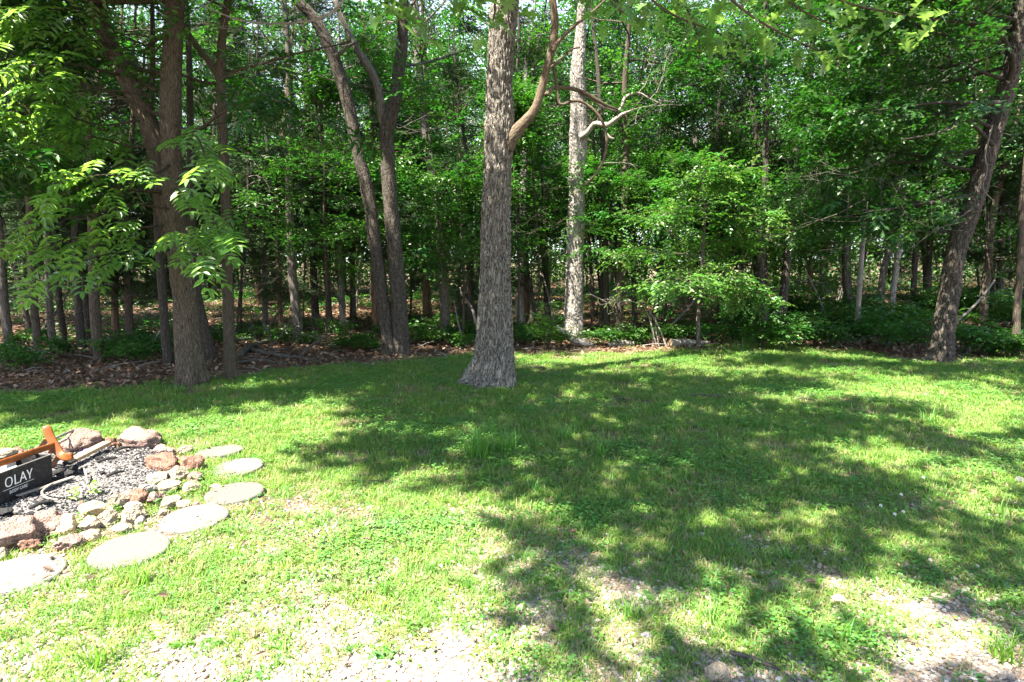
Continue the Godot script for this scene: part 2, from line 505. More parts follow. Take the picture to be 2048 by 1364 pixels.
# ---------------------------------------------------------------- trees
func smooth_path(pts: PackedVector3Array, rads: PackedFloat32Array, step: float) -> Array:
	var c := Curve3D.new()
	var k := pts.size()
	for i in k:
		var t := (pts[mini(i + 1, k - 1)] - pts[maxi(i - 1, 0)]) / 6.0
		c.add_point(pts[i], -t, t)
	var op := PackedVector3Array()
	var orad := PackedFloat32Array()
	for i in k - 1:
		var n := maxi(1, ceili(pts[i].distance_to(pts[i + 1]) / step))
		for j in n:
			op.append(c.sample(i, float(j) / n))
			orad.append(lerpf(rads[i], rads[i + 1], smoothstep(0.0, 1.0, float(j) / n) * 0.5 + 0.5 * float(j) / n))
	op.append(pts[k - 1])
	orad.append(rads[k - 1])
	return [op, orad]

# a trunk with real relief: ridges from noise stretched along the stem
func rough_trunk(path: Array, sides: int, freq: float, stretch: float, depth: float, flare_from: float, sd: int, around := 1.0) -> ArrayMesh:
	var mb := Mesher.new()
	mb.tube(path[0], path[1], sides, around)
	var f := noise(freq, FastNoiseLite.TYPE_SIMPLEX_SMOOTH, 3, sd)
	var g := noise(freq * 0.18, FastNoiseLite.TYPE_SIMPLEX_SMOOTH, 2, sd + 3)
	var pts: PackedVector3Array = path[0]
	for i in pts.size():
		for k in sides + 1:
			var j := i * (sides + 1) + k
			var o := mb.v[j] - pts[i]
			var dir := o.normalized()
			pass
			var wob := g.get_noise_3d(mb.v[j].x, mb.v[j].y * 0.35, mb.v[j].z) * 0.1 * o.length()
			var r := 1.0 - absf(f.get_noise_3d(mb.v[j].x + wob, mb.v[j].y / stretch, mb.v[j].z)) * 2.4
			var root := 0.0
			if pts[i].y < flare_from:
				var a := atan2(dir.z, dir.x)
				root = (sin(a * 5.0 + sd) * 0.5 + sin(a * 3.0 + 1.3 * sd) * 0.5) * 0.22 * o.length() * pow(1.0 - maxf(pts[i].y, 0) / flare_from, 1.5)
			mb.v[j] = pts[i] + dir * (o.length() + wob + root - depth * pow(clampf(r, 0.0, 1.0), 2.0))
	return mb.mesh()

class Crown:
	var xf := []
	var cols := PackedColorArray()

# limbs and sprays of leaves along a stem; c holds what kind
func grow(t: Node3D, stem: PackedVector3Array, rads: PackedFloat32Array, c: Dictionary) -> void:
	var origin := t.position
	var mb := Mesher.new()
	var cr := Crown.new()
	var total := 0.0
	for i in stem.size() - 1: total += stem[i].distance_to(stem[i + 1])
	var n: int = c.n
	var turn := rng.randf() * TAU
	for k in n:
		var f: float = lerpf(c.f0, 1.0, (k + rng.randf()) / n)
		var s := f * total
		var i := 0
		while i < stem.size() - 2 and s > stem[i].distance_to(stem[i + 1]):
			s -= stem[i].distance_to(stem[i + 1])
			i += 1
		var u := clampf(s / maxf(0.01, stem[i].distance_to(stem[i + 1])), 0.0, 1.0)
		var p := stem[i].lerp(stem[i + 1], u)
		var r := lerpf(rads[i], rads[i + 1], u)
		turn += 2.4 + rng.randf_range(-0.5, 0.5)
		var a := turn
		if c.has("side") and rng.randf() < 0.75: a = c.side + rng.randf_range(-0.9, 0.9)
		var shape: float = sin(clampf((f - c.f0) / (1.0 - c.f0), 0.0, 1.0) * 2.2 + 0.75)
		var ln: float = c.len * maxf(0.3, shape) * rng.randf_range(0.7, 1.15)
		var up: float = c.up + rng.randf_range(-0.2, 0.2)
		branch(mb, cr, origin, p, Vector3(cos(a), up, sin(a)).normalized(), ln, minf(r * 0.45, 0.008 + ln * 0.009), c, true)
		if c.get("split", false):
			part("limb", mb.mesh(), c.bark, t)
			mb = Mesher.new()
	if c.get("top", true):
		for k in 5:
			branch(mb, cr, origin, stem[-1], Vector3(rng.randfn(0, 0.5), 1, rng.randfn(0, 0.5)).normalized(), c.len * 0.5, 0.02, c, true)
	if mb.v.size(): part("limbs", mb.mesh(), c.bark, t).set_meta("kind", "stuff")
	if cr.xf.size():
		many("crown", SPRAY[c.spray], M.needle if c.spray == "cedar" else M.leaf, t, cr.xf, cr.cols)

func branch(mb: Mesher, cr: Crown, origin: Vector3, p: Vector3, d: Vector3, ln: float, r: float, c: Dictionary, main: bool) -> void:
	var pts := PackedVector3Array([p - origin])
	var rr := PackedFloat32Array([r])
	var q := p
	var dir := d
	var steps := 6 if main else 4
	for i in steps:
		dir = (dir + Vector3(rng.randfn(0, 0.16), rng.randfn(0, 0.12) + c.get("bend", 0.04), rng.randfn(0, 0.16))).normalized()
		q += dir * ln / steps
		pts.append(q - origin)
		rr.append(maxf(0.004, r * (1.0 - float(i + 1) / steps * 0.85)))
		if main and i >= c.get("bare", 1):
			for j in c.get("subs", 2):
				var e := dir.cross(Vector3(rng.randfn(0, 0.3), 1, rng.randfn(0, 0.3))).normalized() * (1.0 if (i + j) % 2 else -1.0)
				branch(mb, cr, origin, q, (dir * 0.7 + e).normalized(), ln * rng.randf_range(0.22, 0.42), rr[-1] * 0.6, c, false)
		if not main or i >= steps - 2:
			hang(cr, origin, q, dir, c)
	mb.tube(pts, rr, 6 if main and r > 0.03 else 4 if main else 3, 1.0, false)

func hang(cr: Crown, origin: Vector3, q: Vector3, dir: Vector3, c: Dictionary) -> void:
	for j in c.per:
		var o: Vector3 = q + Vector3(rng.randfn(0, 0.12), rng.randfn(0, 0.08), rng.randfn(0, 0.12)) * c.get("loose", 1.0)
		var high: bool = (o.y - EYE.y) / maxf(0.5, -o.z) > 0.53 or o.z > 0.0
		var sc: float = c.size * rng.randf_range(0.75, 1.25)
		if high:
			if rng.randf() < c.get("thin", 0.7): continue
			sc *= 1.3
		if o.y < c.get("low", 0.3) or (c.get("gaps", true) and gap(o)): continue
		if not c.get("own_sun", false) and not may_hang(o): continue
		var a := (dir * 0.6 + Vector3(rng.randfn(0, 0.6), rng.randfn(0, 0.2) - c.get("droop", 0.1), rng.randfn(0, 0.6))).normalized()
		var up := Vector3(rng.randfn(0, c.get("tilt", 0.3)), 1, rng.randfn(0, c.get("tilt", 0.3)))
		var z := a.cross(up).normalized()
		cr.xf.append(Transform3D(Basis(a, z.cross(a), z) * sc, o - origin))
		cr.cols.append(green(c.col))

# stem given as picture points [x, y, width in pixels] at one distance, then grown on to its full height
func stem(rows: Array, depth: float, tall: float, on_ground := true) -> Array:
	var pts := PackedVector3Array()
	var rr := PackedFloat32Array()
	for i in rows.size():
		var p := at(rows[i][0], rows[i][1], depth)
		if i == 0 and on_ground: p.y = height(p.x, p.z) - 0.05
		pts.append(p)
		rr.append(rows[i][2] * depth / FOCAL / 2.0)
	var d := (pts[-1] - pts[-2]).normalized()
	var p := pts[-1]
	var r := rr[-1]
	while p.y < tall:
		d = (d + Vector3(rng.randfn(0, 0.08), 0.12, rng.randfn(0, 0.08))).normalized()
		p += d * 1.2
		r = maxf(0.02, r - 1.2 * r / maxf(1.3, tall - p.y + 2.0))
		pts.append(p)
		rr.append(r)
	return [pts, rr]

func shifted(pts: PackedVector3Array, by: Vector3) -> PackedVector3Array:
	var o := PackedVector3Array()
	for p in pts: o.append(p - by)
	return o

func limb(t: Node3D, rows: Array, depth: float, m: Material, called := "limb", sides := 10, depth_end := -1.0) -> PackedVector3Array:
	var pts := PackedVector3Array()
	var rr := PackedFloat32Array()
	for i in rows.size():
		var d := depth if depth_end < 0 else lerpf(depth, depth_end, float(i) / (rows.size() - 1))
		pts.append(at(rows[i][0], rows[i][1], d))
		rr.append(rows[i][2] * d / FOCAL / 2.0)
	var sm := smooth_path(pts, rr, 0.12)
	var mb := Mesher.new()
	mb.tube(shifted(sm[0], t.position), sm[1], sides)
	part(called, mb.mesh(), m, t)
	return pts

# bare twigs that fork out from a dead branch
func bare_twigs(mb: Mesher, p: Vector3, d: Vector3, ln: float, r: float, depth: int) -> void:
	var pts := PackedVector3Array([p])
	var rr := PackedFloat32Array([r])
	var q := p
	for i in 4:
		d = (d + Vector3(rng.randfn(0, 0.2), rng.randfn(0, 0.2), rng.randfn(0, 0.2))).normalized()
		q += d * ln / 4
		pts.append(q)
		rr.append(maxf(0.003, r * (1.0 - (i + 1) * 0.2)))
		if depth > 0 and i > 0:
			var e := (d + Vector3(rng.randfn(0, 0.7), rng.randfn(0, 0.6), rng.randfn(0, 0.7))).normalized()
			bare_twigs(mb, q, e, ln * 0.55, r * 0.55, depth - 1)
	mb.tube(pts, rr, 4, 1.0, false)

const DEEP := Color(0.034, 0.100, 0.016)
const MID := Color(0.054, 0.140, 0.024)
const FRESH := Color(0.084, 0.185, 0.034)
const CEDAR := Color(0.030, 0.062, 0.018)

func plain_tree(called: String, label: String, group: String, rows: Array, depth: float, tall: float, bark_m: Material, c: Dictionary, sides := 12) -> Node3D:
	var s := stem(rows, depth, tall)
	var t := thing(called, s[0][0] + Vector3(0, 0.05, 0), label, "tree", group)
	var sm := smooth_path(shifted(s[0], t.position), s[1], 0.4)
	var mb := Mesher.new()
	mb.tube(sm[0], sm[1], sides)
	part("trunk", mb.mesh(), bark_m, t)
	c.bark = bark_m
	grow(t, s[0], s[1], c)
	if depth < 24.0 and called == "forest_tree":
		var tw := Mesher.new()
		for k in (12 if c.spray == "cedar" else 5):
			var f: float = rng.randf_range(0.06, 0.42) * (sm[0].size() - 1)
			var p: Vector3 = sm[0][int(f)].lerp(sm[0][mini(int(f) + 1, sm[0].size() - 1)], f - int(f))
			var a := rng.randf() * TAU
			bare_twigs(tw, p, Vector3(cos(a), rng.randf_range(-0.35, 0.35), sin(a)), rng.randf_range(0.4, 1.1), 0.008, 1)
		part("dead_twigs", tw.mesh(), M.grey if rng.randf() < 0.6 else M.deadwood, t).set_meta("kind", "stuff")
	return t

# ---------------------------------------------------------------- the scene
func _ready() -> void:
	rng.seed = 20240611
	var e := deg_to_rad(SUN_ELEVATION)
	var flat := SUN_SIDE.normalized() * cos(e)
	towards_sun = Vector3(flat.x, sin(e), flat.y)

	var cam := Camera3D.new()
	cam.name = "camera"
	cam.transform = Transform3D(view_turn, EYE)
	cam.fov = rad_to_deg(2.0 * atan(682.0 / FOCAL))
	cam.near = 0.05
	cam.far = 900.0
	add_child(cam)
	cam.current = true

	var env := Environment.new()
	var sky_m := ProceduralSkyMaterial.new()
	sky_m.sky_top_color = Color(0.46, 0.56, 0.73)
	sky_m.sky_horizon_color = Color(0.86, 0.88, 0.90)
	sky_m.sky_curve = 0.3
	sky_m.ground_bottom_color = Color(0.20, 0.22, 0.16)
	sky_m.ground_horizon_color = Color(0.55, 0.6, 0.6)
	sky_m.sky_energy_multiplier = 1.0
	var sky := Sky.new()
	sky.sky_material = sky_m
	env.background_mode = Environment.BG_SKY
	env.sky = sky
	env.background_energy_multiplier = 0.66
	env.tonemap_mode = Environment.TONE_MAPPER_LINEAR
	env.tonemap_exposure = 6.7
	env.sdfgi_enabled = true
	env.ssao_enabled = true
	env.ssil_enabled = true
	var we := WorldEnvironment.new()
	we.name = "world_environment"
	we.environment = env
	add_child(we)

	var sun := DirectionalLight3D.new()
	sun.name = "sun"
	sun.look_at_from_position(towards_sun * 50.0, Vector3.ZERO, Vector3.UP)
	sun.light_energy = 1.6
	sun.light_color = Color(1.0, 0.96, 0.89)
	sun.light_angular_distance = 0.55
	sun.shadow_enabled = true
	add_child(sun)

	bump_noise.seed = 5; bump_noise.frequency = 0.35; bump_noise.fractal_octaves = 3
	patch_noise.seed = 8; patch_noise.frequency = 0.55; patch_noise.fractal_octaves = 4
	gap_noise.seed = 14; gap_noise.frequency = 0.42; gap_noise.fractal_octaves = 2
	edge_noise.seed = 9; edge_noise.frequency = 0.5; edge_noise.fractal_octaves = 3
	for p in PIT_EDGE:
		var g := ground(p[0], p[1])
		PIT.append(Vector2(g.x, g.z))
	make_materials()
	make_sprays()

	build_ground()
	near_trees()
	woods()
	canopy()
	forest_floor()
	undergrowth()
	lawn()
	fire_pit()
	small_things()

func soil_color(x: float, z: float) -> Color:
	var q := pixel(Vector3(x, 0, z))
	var lawn_share := 1.0 if z > -1.0 else clampf((q.y - along(EDGE, q.x)) / 14.0 + 0.5 + edge_noise.get_noise_2d(x * 2.0, z * 2.0), 0.0, 1.0)
	var litter := Color(0.13, 0.08, 0.05)
	var k := patch_noise.get_noise_2d(x * 1.4, z * 1.4)
	var soil := Color(0.17, 0.13, 0.085).lerp(Color(0.30, 0.24, 0.185), clampf(k * 1.6 + 0.3, 0, 1))
	var d := Vector2(x, z).length()
	soil = soil.lerp(Color(0.34, 0.285, 0.235), smoothstep(4.2, 2.6, d))
	return litter.lerp(soil, lawn_share)

func build_ground() -> void:
	var mb := Mesher.new()
	mb.tinted = true
	var sectors := 220
	var r := 0.0
	var rings := 0
	while r < 420.0:
		for k in sectors + 1:
			var a := TAU * k / sectors
			var x := cos(a) * r
			var z := sin(a) * r
			mb.vert(Vector3(x, height(x, z), z), Vector2(x, z), soil_color(x, z) if r < 60.0 else Color(0.2, 0.14, 0.1))
		rings += 1
		r += maxf(0.25, r * 0.028)
	for i in rings - 1:
		for k in sectors:
			var a := i * (sectors + 1) + k
			var b := a + sectors + 1
			mb.tri(a, a + 1, b); mb.tri(a + 1, b + 1, b)
	var o := part("ground", mb.mesh(), M.soil, self)
	o.set_meta("kind", "structure")

# ---------------------------------------------------------------- named trees
func near_trees() -> void:
	# stretches that the photograph shows in full sun
	CLEAR.append([at(1147, 660, 14.7), at(1160, 60, 14.7), 0.55])
	for q in [[1300, 570, 1540, 570], [1320, 480, 1530, 480], [1370, 400, 1450, 400]]: CLEAR.append([at(q[0], q[1], 12.8), at(q[2], q[3], 12.8), 0.75])
	CLEAR.append([at(-60, 130, 7.2), at(170, 220, 7.2), 0.55])
	CLEAR.append([at(1100, 690, 14.0), at(1300, 690, 14.0), 0.5])
	big_oak()
	dead_tree()
	hickory()
	var c: Dictionary
	# the slim tree beside it
	var s := stem([[461, 760, 27], [459, 690, 24], [455, 537, 20], [453, 444, 20], [446, 290, 18], [441, 154, 17], [445, 68, 15], [456, 0, 14], [460, -90, 12]], 8.9, 9.5)
	var t := thing("slim_tree", s[0][0] + Vector3(0, 0.05, 0), "slim straight dark trunk just right of the forked hickory, with a thin forking limb", "tree")
	var sm := smooth_path(shifted(s[0], t.position), s[1], 0.1)
	part("trunk", rough_trunk(sm, 28, 30.0, 3.5, 0.008, 0.4, 21, 2.0), M.brown, t)
	limb(t, [[442, 156, 15], [414, 118, 12], [386, 82, 12], [364, 50, 11], [342, 17, 10], [325, -40, 9]], 8.9, M.brown)
	limb(t, [[442, 158, 7], [476, 140, 6], [530, 126, 5], [590, 108, 4], [632, 99, 3.5], [700, 84, 2]], 8.8, M.brown, "limb", 7)
	c = {"split": true, "n": 12, "f0": 0.42, "len": 1.9, "up": 0.1, "spray": "broad", "col": MID, "per": 1, "size": 0.8, "gaps": false, "bark": M.brown, "subs": 2, "low": 3.2}
	grow(t, s[0], s[1], c)
	# a dark stem close behind the hickory
	plain_tree("dark_tree", "dark trunk standing close behind the forked hickory on its right", "", [[420, 722, 24], [408, 655, 20], [393, 585, 17], [385, 500, 15], [382, 380, 13], [380, 200, 12]], 11.0, 10.0, M.dark,
		{"n": 12, "f0": 0.5, "len": 2.2, "up": 0.3, "spray": "broad_b", "col": DEEP, "per": 1, "size": 0.9})
	twin_tree()
	leaning_oak()

func big_oak() -> void:
	var d := 8.4
	var s := stem([[983, 773, 122], [985, 757, 104], [988, 736, 92], [990, 705, 80], [990, 639, 70], [990, 537, 62], [993, 400, 56], [997, 300, 56], [999, 266, 60], [999, 225, 56], [998, 171, 54], [1004, 51, 52], [1012, 0, 50], [1018, -90, 46]], d, 12.5)
	var t := thing("oak_tree", s[0][0] + Vector3(0, 0.05, 0), "big oak with a thick flared grey trunk standing alone at the centre of the lawn", "tree")
	var sm := smooth_path(shifted(s[0], t.position), s[1], 0.022)
	part("trunk", rough_trunk(sm, 120, 17.0, 4.5, 0.036, 0.85, 4, 2.0), M.oak, t)
	limb(t, [[1008, 292, 44], [1020, 277, 34], [1033, 262, 26], [1050, 243, 20], [1072, 214, 17], [1089, 154, 16], [1102, 104, 15], [1110, 51, 15], [1105, 0, 14], [1100, -60, 13]], d, M.limb, "limb", 16, d - 0.3)
	limb(t, [[1104, 102, 9], [1123, 76, 7], [1150, 50, 6], [1190, 20, 5], [1230, -20, 4]], d - 0.25, M.limb, "limb", 8)
	limb(t, [[1090, 140, 8], [1120, 122, 5], [1140, 100, 3.5], [1160, 95, 2.5]], d - 0.2, M.limb, "limb", 7)
	limb(t, [[1092, 190, 9], [1106, 176, 8], [1125, 175, 8], [1147, 178, 8], [1172, 187, 8], [1198, 203, 7], [1215, 212, 6], [1236, 219, 3]], d - 0.2, M.limb, "limb", 8, d + 0.5)
	limb(t, [[1102, 118, 5], [1112, 160, 5], [1119, 208, 5], [1140, 203, 6], [1160, 202, 6], [1180, 214, 6], [1198, 232, 6], [1212, 262, 5], [1212, 296, 5], [1205, 325, 5], [1190, 350, 4], [1171, 369, 3]], d - 0.1, M.limb, "limb", 8)
	var c := {"split": true, "n": 26, "f0": 0.66, "len": 4.4, "up": 0.25, "spray": "oak", "col": MID, "per": 2, "size": 1.0, "bark": M.limb, "subs": 3, "low": 4.7}
	grow(t, s[0], s[1], c)
	# boughs that hang into the top of the picture; their leaves are near enough to be told apart
	var near := []
	for row in [[[1240, -60], [1330, 20], [1420, 60], [1500, 90]], [[1500, -70], [1560, -10], [1640, 40], [1720, 60]], [[1330, -60], [1380, 30], [1400, 90], [1395, 130]], [[1600, -60], [1680, 0], [1780, 25], [1880, 40]],
			[[1420, -40], [1500, 30], [1590, 80], [1660, 110]], [[730, -50], [770, 0], [800, 40], [830, 70]], [[960, -60], [985, -20], [990, 20], [985, 45]], [[1160, -60], [1200, -20], [1240, 20], [1280, 45]]]:
		near.append(row)
	var shapes := []
	for k in 10:
		var mb := Mesher.new()
		lobed(mb, Vector3.ZERO, Vector3.RIGHT, Vector3.UP, rng.randf_range(0.12, 0.21), rng.randf_range(-0.1, 0.35), rng.randf_range(0.0, 0.5))
		shapes.append(mb.mesh())
	var tones := []
	for k in 4:
		var m: StandardMaterial3D = M.leaf.duplicate()
		m.albedo_color = green([DEEP, DEEP, FRESH, MID][k], 0.2).linear_to_srgb()
		m.vertex_color_use_as_albedo = false
		m.backlight = Color(0.35, 0.62, 0.1).linear_to_srgb() * 0.8
		m.roughness = 0.42
		tones.append(m)
	for row in near:
		var depth := rng.randf_range(4.2, 5.6)
		var pts := PackedVector3Array()
		for q in row: pts.append(at(q[0], q[1], depth))
		var sm2 := smooth_path(shifted(pts, t.position), PackedFloat32Array([0.014, 0.011, 0.008, 0.004]), 0.1)
		var mb := Mesher.new()
		mb.tube(sm2[0], sm2[1], 6)
		var b := part("branch", mb.mesh(), M.limb, t)
		var path: PackedVector3Array = sm2[0]
		for k in 37:
			var f := (k + rng.randf()) / 37.0
			var p := path[clampi(int(pow(f, 0.7) * (path.size() - 1)), 1, path.size() - 1)] + Vector3(rng.randfn(0, 0.10), rng.randfn(0, 0.07), rng.randfn(0, 0.12))
			var a := Vector3(rng.randfn(0.2, 0.7), rng.randfn(-0.3, 0.35), rng.randfn(0, 0.7)).normalized()
			var z := a.cross(Vector3(rng.randfn(0, 0.3), 1, rng.randfn(0.2, 0.3))).normalized()
			part("leaf", shapes[k % 10], tones[rng.randi() % 4], b, Transform3D(Basis(a, z.cross(a), z), p))

func dead_tree() -> void:
	var d := 14.7
	var s := stem([[1147, 680, 43], [1147, 640, 40], [1149, 537, 36], [1153, 400, 34], [1155, 325, 34], [1157, 285, 36], [1157, 266, 39], [1157, 247, 34], [1157, 205, 31], [1155, 154, 29], [1158, 110, 26], [1160, 85, 22], [1163, 34, 18], [1163, -20, 15], [1160, -60, 11]], d, 1.0)
	var t := thing("dead_tree", s[0][0] + Vector3(0, 0.05, 0), "pale dead trunk with flaking whitish bark in full sun right of the big oak", "tree")
	var sm := smooth_path(shifted(s[0], t.position), s[1], 0.025)
	part("trunk", rough_trunk(sm, 72, 16.0, 1.8, 0.03, 0.3, 31, 2.0), M.pale, t)
	limb(t, [[1160, 275, 12], [1176, 264, 11], [1188, 248, 10], [1200, 248, 10], [1215, 250, 10], [1230, 240, 9], [1246, 228, 7], [1262, 222, 4]], d - 0.2, M.deadwood, "limb", 9, d - 1.0)
	limb(t, [[1158, 180, 9], [1185, 196, 9], [1205, 212, 8], [1240, 220, 7], [1250, 195, 6], [1276, 186, 5], [1300, 198, 4], [1330, 212, 2]], d - 0.2, M.deadwood, "limb", 8)
	limb(t, [[1212, 268, 7], [1220, 276, 6], [1228, 278, 4]], d - 0.3, M.deadwood, "limb", 6)
	var mb := Mesher.new()
	for q in [[1246, 228], [1300, 198], [1276, 186], [1205, 325]]:
		bare_twigs(mb, at(q[0], q[1], d - 0.6) - t.position, Vector3(rng.randf_range(0.2, 1), rng.randf_range(-0.5, 0.6), 0.2), 0.9, 0.012, 2)
	part("twigs", mb.mesh(), M.deadwood, t).set_meta("kind", "stuff")

func hickory() -> void:
	var d := 8.5
	var s := stem([[383, 772, 66], [382, 740, 58], [377, 690, 50], [370, 600, 44], [362, 537, 42], [349, 440, 42], [343, 342, 38], [342, 171, 37], [349, 34, 34], [351, -90, 31]], d, 12.0)
	var t := thing("hickory_tree", s[0][0] + Vector3(0, 0.05, 0), "thick hickory trunk on the left that forks low, with hanging sprays of paired leaflets", "tree")
	var sm := smooth_path(shifted(s[0], t.position), s[1], 0.03)
	part("trunk", rough_trunk(sm, 72, 26.0, 3.0, 0.014, 0.5, 41, 2.0), M.brown, t)
	var l := [[356, 545, 24], [340, 470, 30], [328, 410, 32], [318, 330, 34], [306, 273, 36], [278, 205, 36], [250, 150, 35], [228, 110, 33], [205, 50, 30], [185, -30, 28]]
	var pts := PackedVector3Array()
	var rr := PackedFloat32Array()
	for q in l:
		pts.append(at(q[0], q[1], d + 0.1)); rr.append(q[2] * d / FOCAL / 2.0)
	var sm2 := smooth_path(shifted(pts, t.position), rr, 0.03)
	part("second_stem", rough_trunk(sm2, 56, 26.0, 3.0, 0.014, -9.0, 42, 2.0), M.brown, t)
	limb(t, [[340, 70, 5], [300, 74, 4], [260, 68, 3], [200, 80, 2]], d - 0.2, M.brown, "limb", 6)
	# crown above, then the low boughs on the left with whole compound leaves
	var c := {"split": true, "n": 18, "f0": 0.6, "len": 3.2, "up": 0.2, "spray": "pinnate", "col": DEEP, "per": 2, "size": 1.0, "bark": M.brown, "subs": 2, "low": 3.6, "droop": 0.3}
	c = {"split": true, "n": 30, "f0": 0.2, "len": 3.4, "up": 0.05, "spray": "pinnate", "col": DEEP, "per": 3, "size": 0.95, "bark": M.brown, "subs": 2, "low": 2.2, "droop": 0.3, "side": PI, "thin": 0.4}
	grow(t, s[0], s[1], c)
	var shapes := []
	for k in 9:
		var mb := Mesher.new()
		pinnate(mb, rng.randf_range(0.34, 0.48), 4 + k % 2)
		shapes.append(mb.mesh())
	var tones := []
	for k in 4:
		var m: StandardMaterial3D = M.leaf.duplicate()
		m.albedo_color = [Color(0.030, 0.105, 0.014), Color(0.036, 0.115, 0.018), Color(0.048, 0.135, 0.022), Color(0.025, 0.088, 0.014)][k].linear_to_srgb()
		m.vertex_color_use_as_albedo = false
		m.backlight = (Color(0.35, 0.65, 0.08) * 0.8).linear_to_srgb()
		tones.append(m)
	var boughs := [
		[[330, 300], [250, 290], [160, 270], [60, 290]], [[300, 190], [200, 180], [110, 190], [0, 210]], [[345, 420], [270, 410], [180, 430], [90, 440]], [[345, 500], [260, 500], [170, 520], [80, 550]],
		[[350, 380], [400, 400], [430, 440], [440, 480]], [[350, 440], [375, 460], [395, 490], [410, 520]], [[340, 330], [300, 350], [200, 350], [90, 370]], [[220, 90], [150, 70], [80, 60], [-20, 80]],
		[[330, 450], [250, 460], [140, 480], [20, 500]], [[280, 240], [200, 250], [120, 230], [20, 250]], [[240, 150], [150, 130], [70, 130], [-30, 150]], [[350, 250], [390, 270], [410, 310], [420, 350]], [[210, 40], [140, 20], [60, 20], [-30, 30]]]
	for row in boughs:
		var depth := rng.randf_range(6.6, 7.8)
		var bp := PackedVector3Array()
		for i in 4: bp.append(at(row[i][0], row[i][1], lerpf(8.4, depth, i / 3.0)))
		var b_s := smooth_path(shifted(bp, t.position), PackedFloat32Array([0.02, 0.014, 0.009, 0.004]), 0.12)
		var mb := Mesher.new()
		mb.tube(b_s[0], b_s[1], 6)
		var b := part("branch", mb.mesh(), M.brown, t)
		var path: PackedVector3Array = b_s[0]
		for k in 22:
			var f := (k + rng.randf()) / 22.0
			var i := clampi(int((0.25 + 0.75 * f) * (path.size() - 1)), 1, path.size() - 1)
			var dir := (path[i] - path[i - 1]).normalized()
			var p := path[i] + Vector3(rng.randfn(0, 0.12), rng.randfn(0, 0.10), rng.randfn(0, 0.2))
			var a := (dir * 0.6 + Vector3(rng.randfn(0, 0.5), rng.randf_range(-0.5, 0.15), rng.randfn(0.2, 0.6))).normalized()
			var z := a.cross(Vector3(rng.randfn(0, 0.2), 1, rng.randfn(0, 0.2))).normalized()
			part("compound_leaf", shapes[k % 9], tones[rng.randi() % 4], b, Transform3D(Basis(a, z.cross(a), z), p))

func twin_tree() -> void:
	var d := 11.6
	var s := stem([[806, 708, 42], [802, 690, 36], [795, 571, 31], [785, 451, 29], [781, 410, 28], [774, 290, 28], [774, 255, 30], [790, 198, 25], [801, 113, 24], [805, 60, 22], [812, -60, 18]], d, 12.0)
	var t := thing("twin_stem_tree", s[0][0] + Vector3(0, 0.05, 0), "tree with two dark stems rising from one base left of the big oak", "tree")
	var sm := smooth_path(shifted(s[0], t.position), s[1], 0.06)
	part("trunk", rough_trunk(sm, 48, 26.0, 3.2, 0.016, 0.3, 51, 1.0), M.dark, t)
	var pts := PackedVector3Array(); var rr := PackedFloat32Array()
	for q in [[782, 716, 36], [776, 660, 30], [764, 591, 27], [750, 485, 26], [737, 393, 25], [713, 290, 24], [692, 191, 24], [665, 109, 23], [634, 44, 22], [600, 5, 20], [560, -60, 17], [530, -160, 14]]:
		pts.append(at(q[0], q[1], d)); rr.append(q[2] * d / FOCAL / 2.0)
	pts[0].y = height(pts[0].x, pts[0].z) - 0.05
	var sm2 := smooth_path(shifted(pts, t.position), rr, 0.06)
	part("second_stem", rough_trunk(sm2, 44, 26.0, 3.2, 0.016, 0.3, 52, 1.0), M.dark, t)
	limb(t, [[774, 256, 20], [763, 222, 18], [756, 175, 16], [738, 135, 15], [710, 92, 13], [690, 50, 11], [670, 0, 9]], d, M.grey)
	limb(t, [[671, 112, 9], [684, 104, 8], [696, 92, 6], [720, 84, 4]], d - 0.1, M.grey, "limb", 7)
	grow(t, s[0], s[1], {"split": true, "n": 22, "f0": 0.36, "len": 2.6, "up": 0.2, "spray": "broad", "col": MID, "per": 1, "size": 0.95, "bark": M.grey, "subs": 2, "low": 3.0})

func leaning_oak() -> void:
	var d := 10.7
	var s := stem([[1876, 727, 56], [1880, 705, 46], [1888, 656, 38], [1899, 583, 37], [1910, 510, 36], [1930, 450, 35], [1954, 383, 34], [1972, 310, 34], [2001, 219, 32], [2019, 153, 30], [2034, 73, 27], [2042, -10, 25], [2050, -100, 22]], d, 11.0)
	var t := thing("leaning_oak_tree", s[0][0] + Vector3(0, 0.05, 0), "dark trunk leaning right at the right end of the lawn edge", "tree")
	var sm := smooth_path(shifted(s[0], t.position), s[1], 0.04)
	part("trunk", rough_trunk(sm, 56, 24.0, 3.0, 0.02, 0.5, 61, 1.0), M.dark, t)
	limb(t, [[2000, 205, 10], [1960, 206, 8], [1884, 205, 6], [1820, 212, 4], [1740, 222, 2]], d - 0.2, M.dark, "limb", 7, d - 1.0)
	limb(t, [[1985, 290, 8], [1930, 240, 6], [1880, 265, 4], [1800, 280, 3]], d - 0.2, M.dark, "limb", 7, d - 1.2)
	limb(t, [[2018, 160, 12], [2026, 120, 10], [1990, 55, 8], [1930, 45, 6], [1850, 40, 3]], d - 0.2, M.dark, "limb", 7, d - 0.8)
	limb(t, [[1985, 250, 4], [1970, 310, 4], [1975, 340, 3], [1965, 375, 3], [1985, 400, 2]], d - 0.35, M.deadwood, "limb", 5)
	grow(t, s[0], s[1], {"split": true, "n": 44, "f0": 0.2, "len": 3.6, "up": 0.0, "spray": "oak_b", "col": Color(0.040, 0.105, 0.020), "per": 3, "gaps": false, "thin": 0.3, "size": 0.95, "bark": M.dark, "subs": 2, "low": 1.9, "side": PI + 0.5})

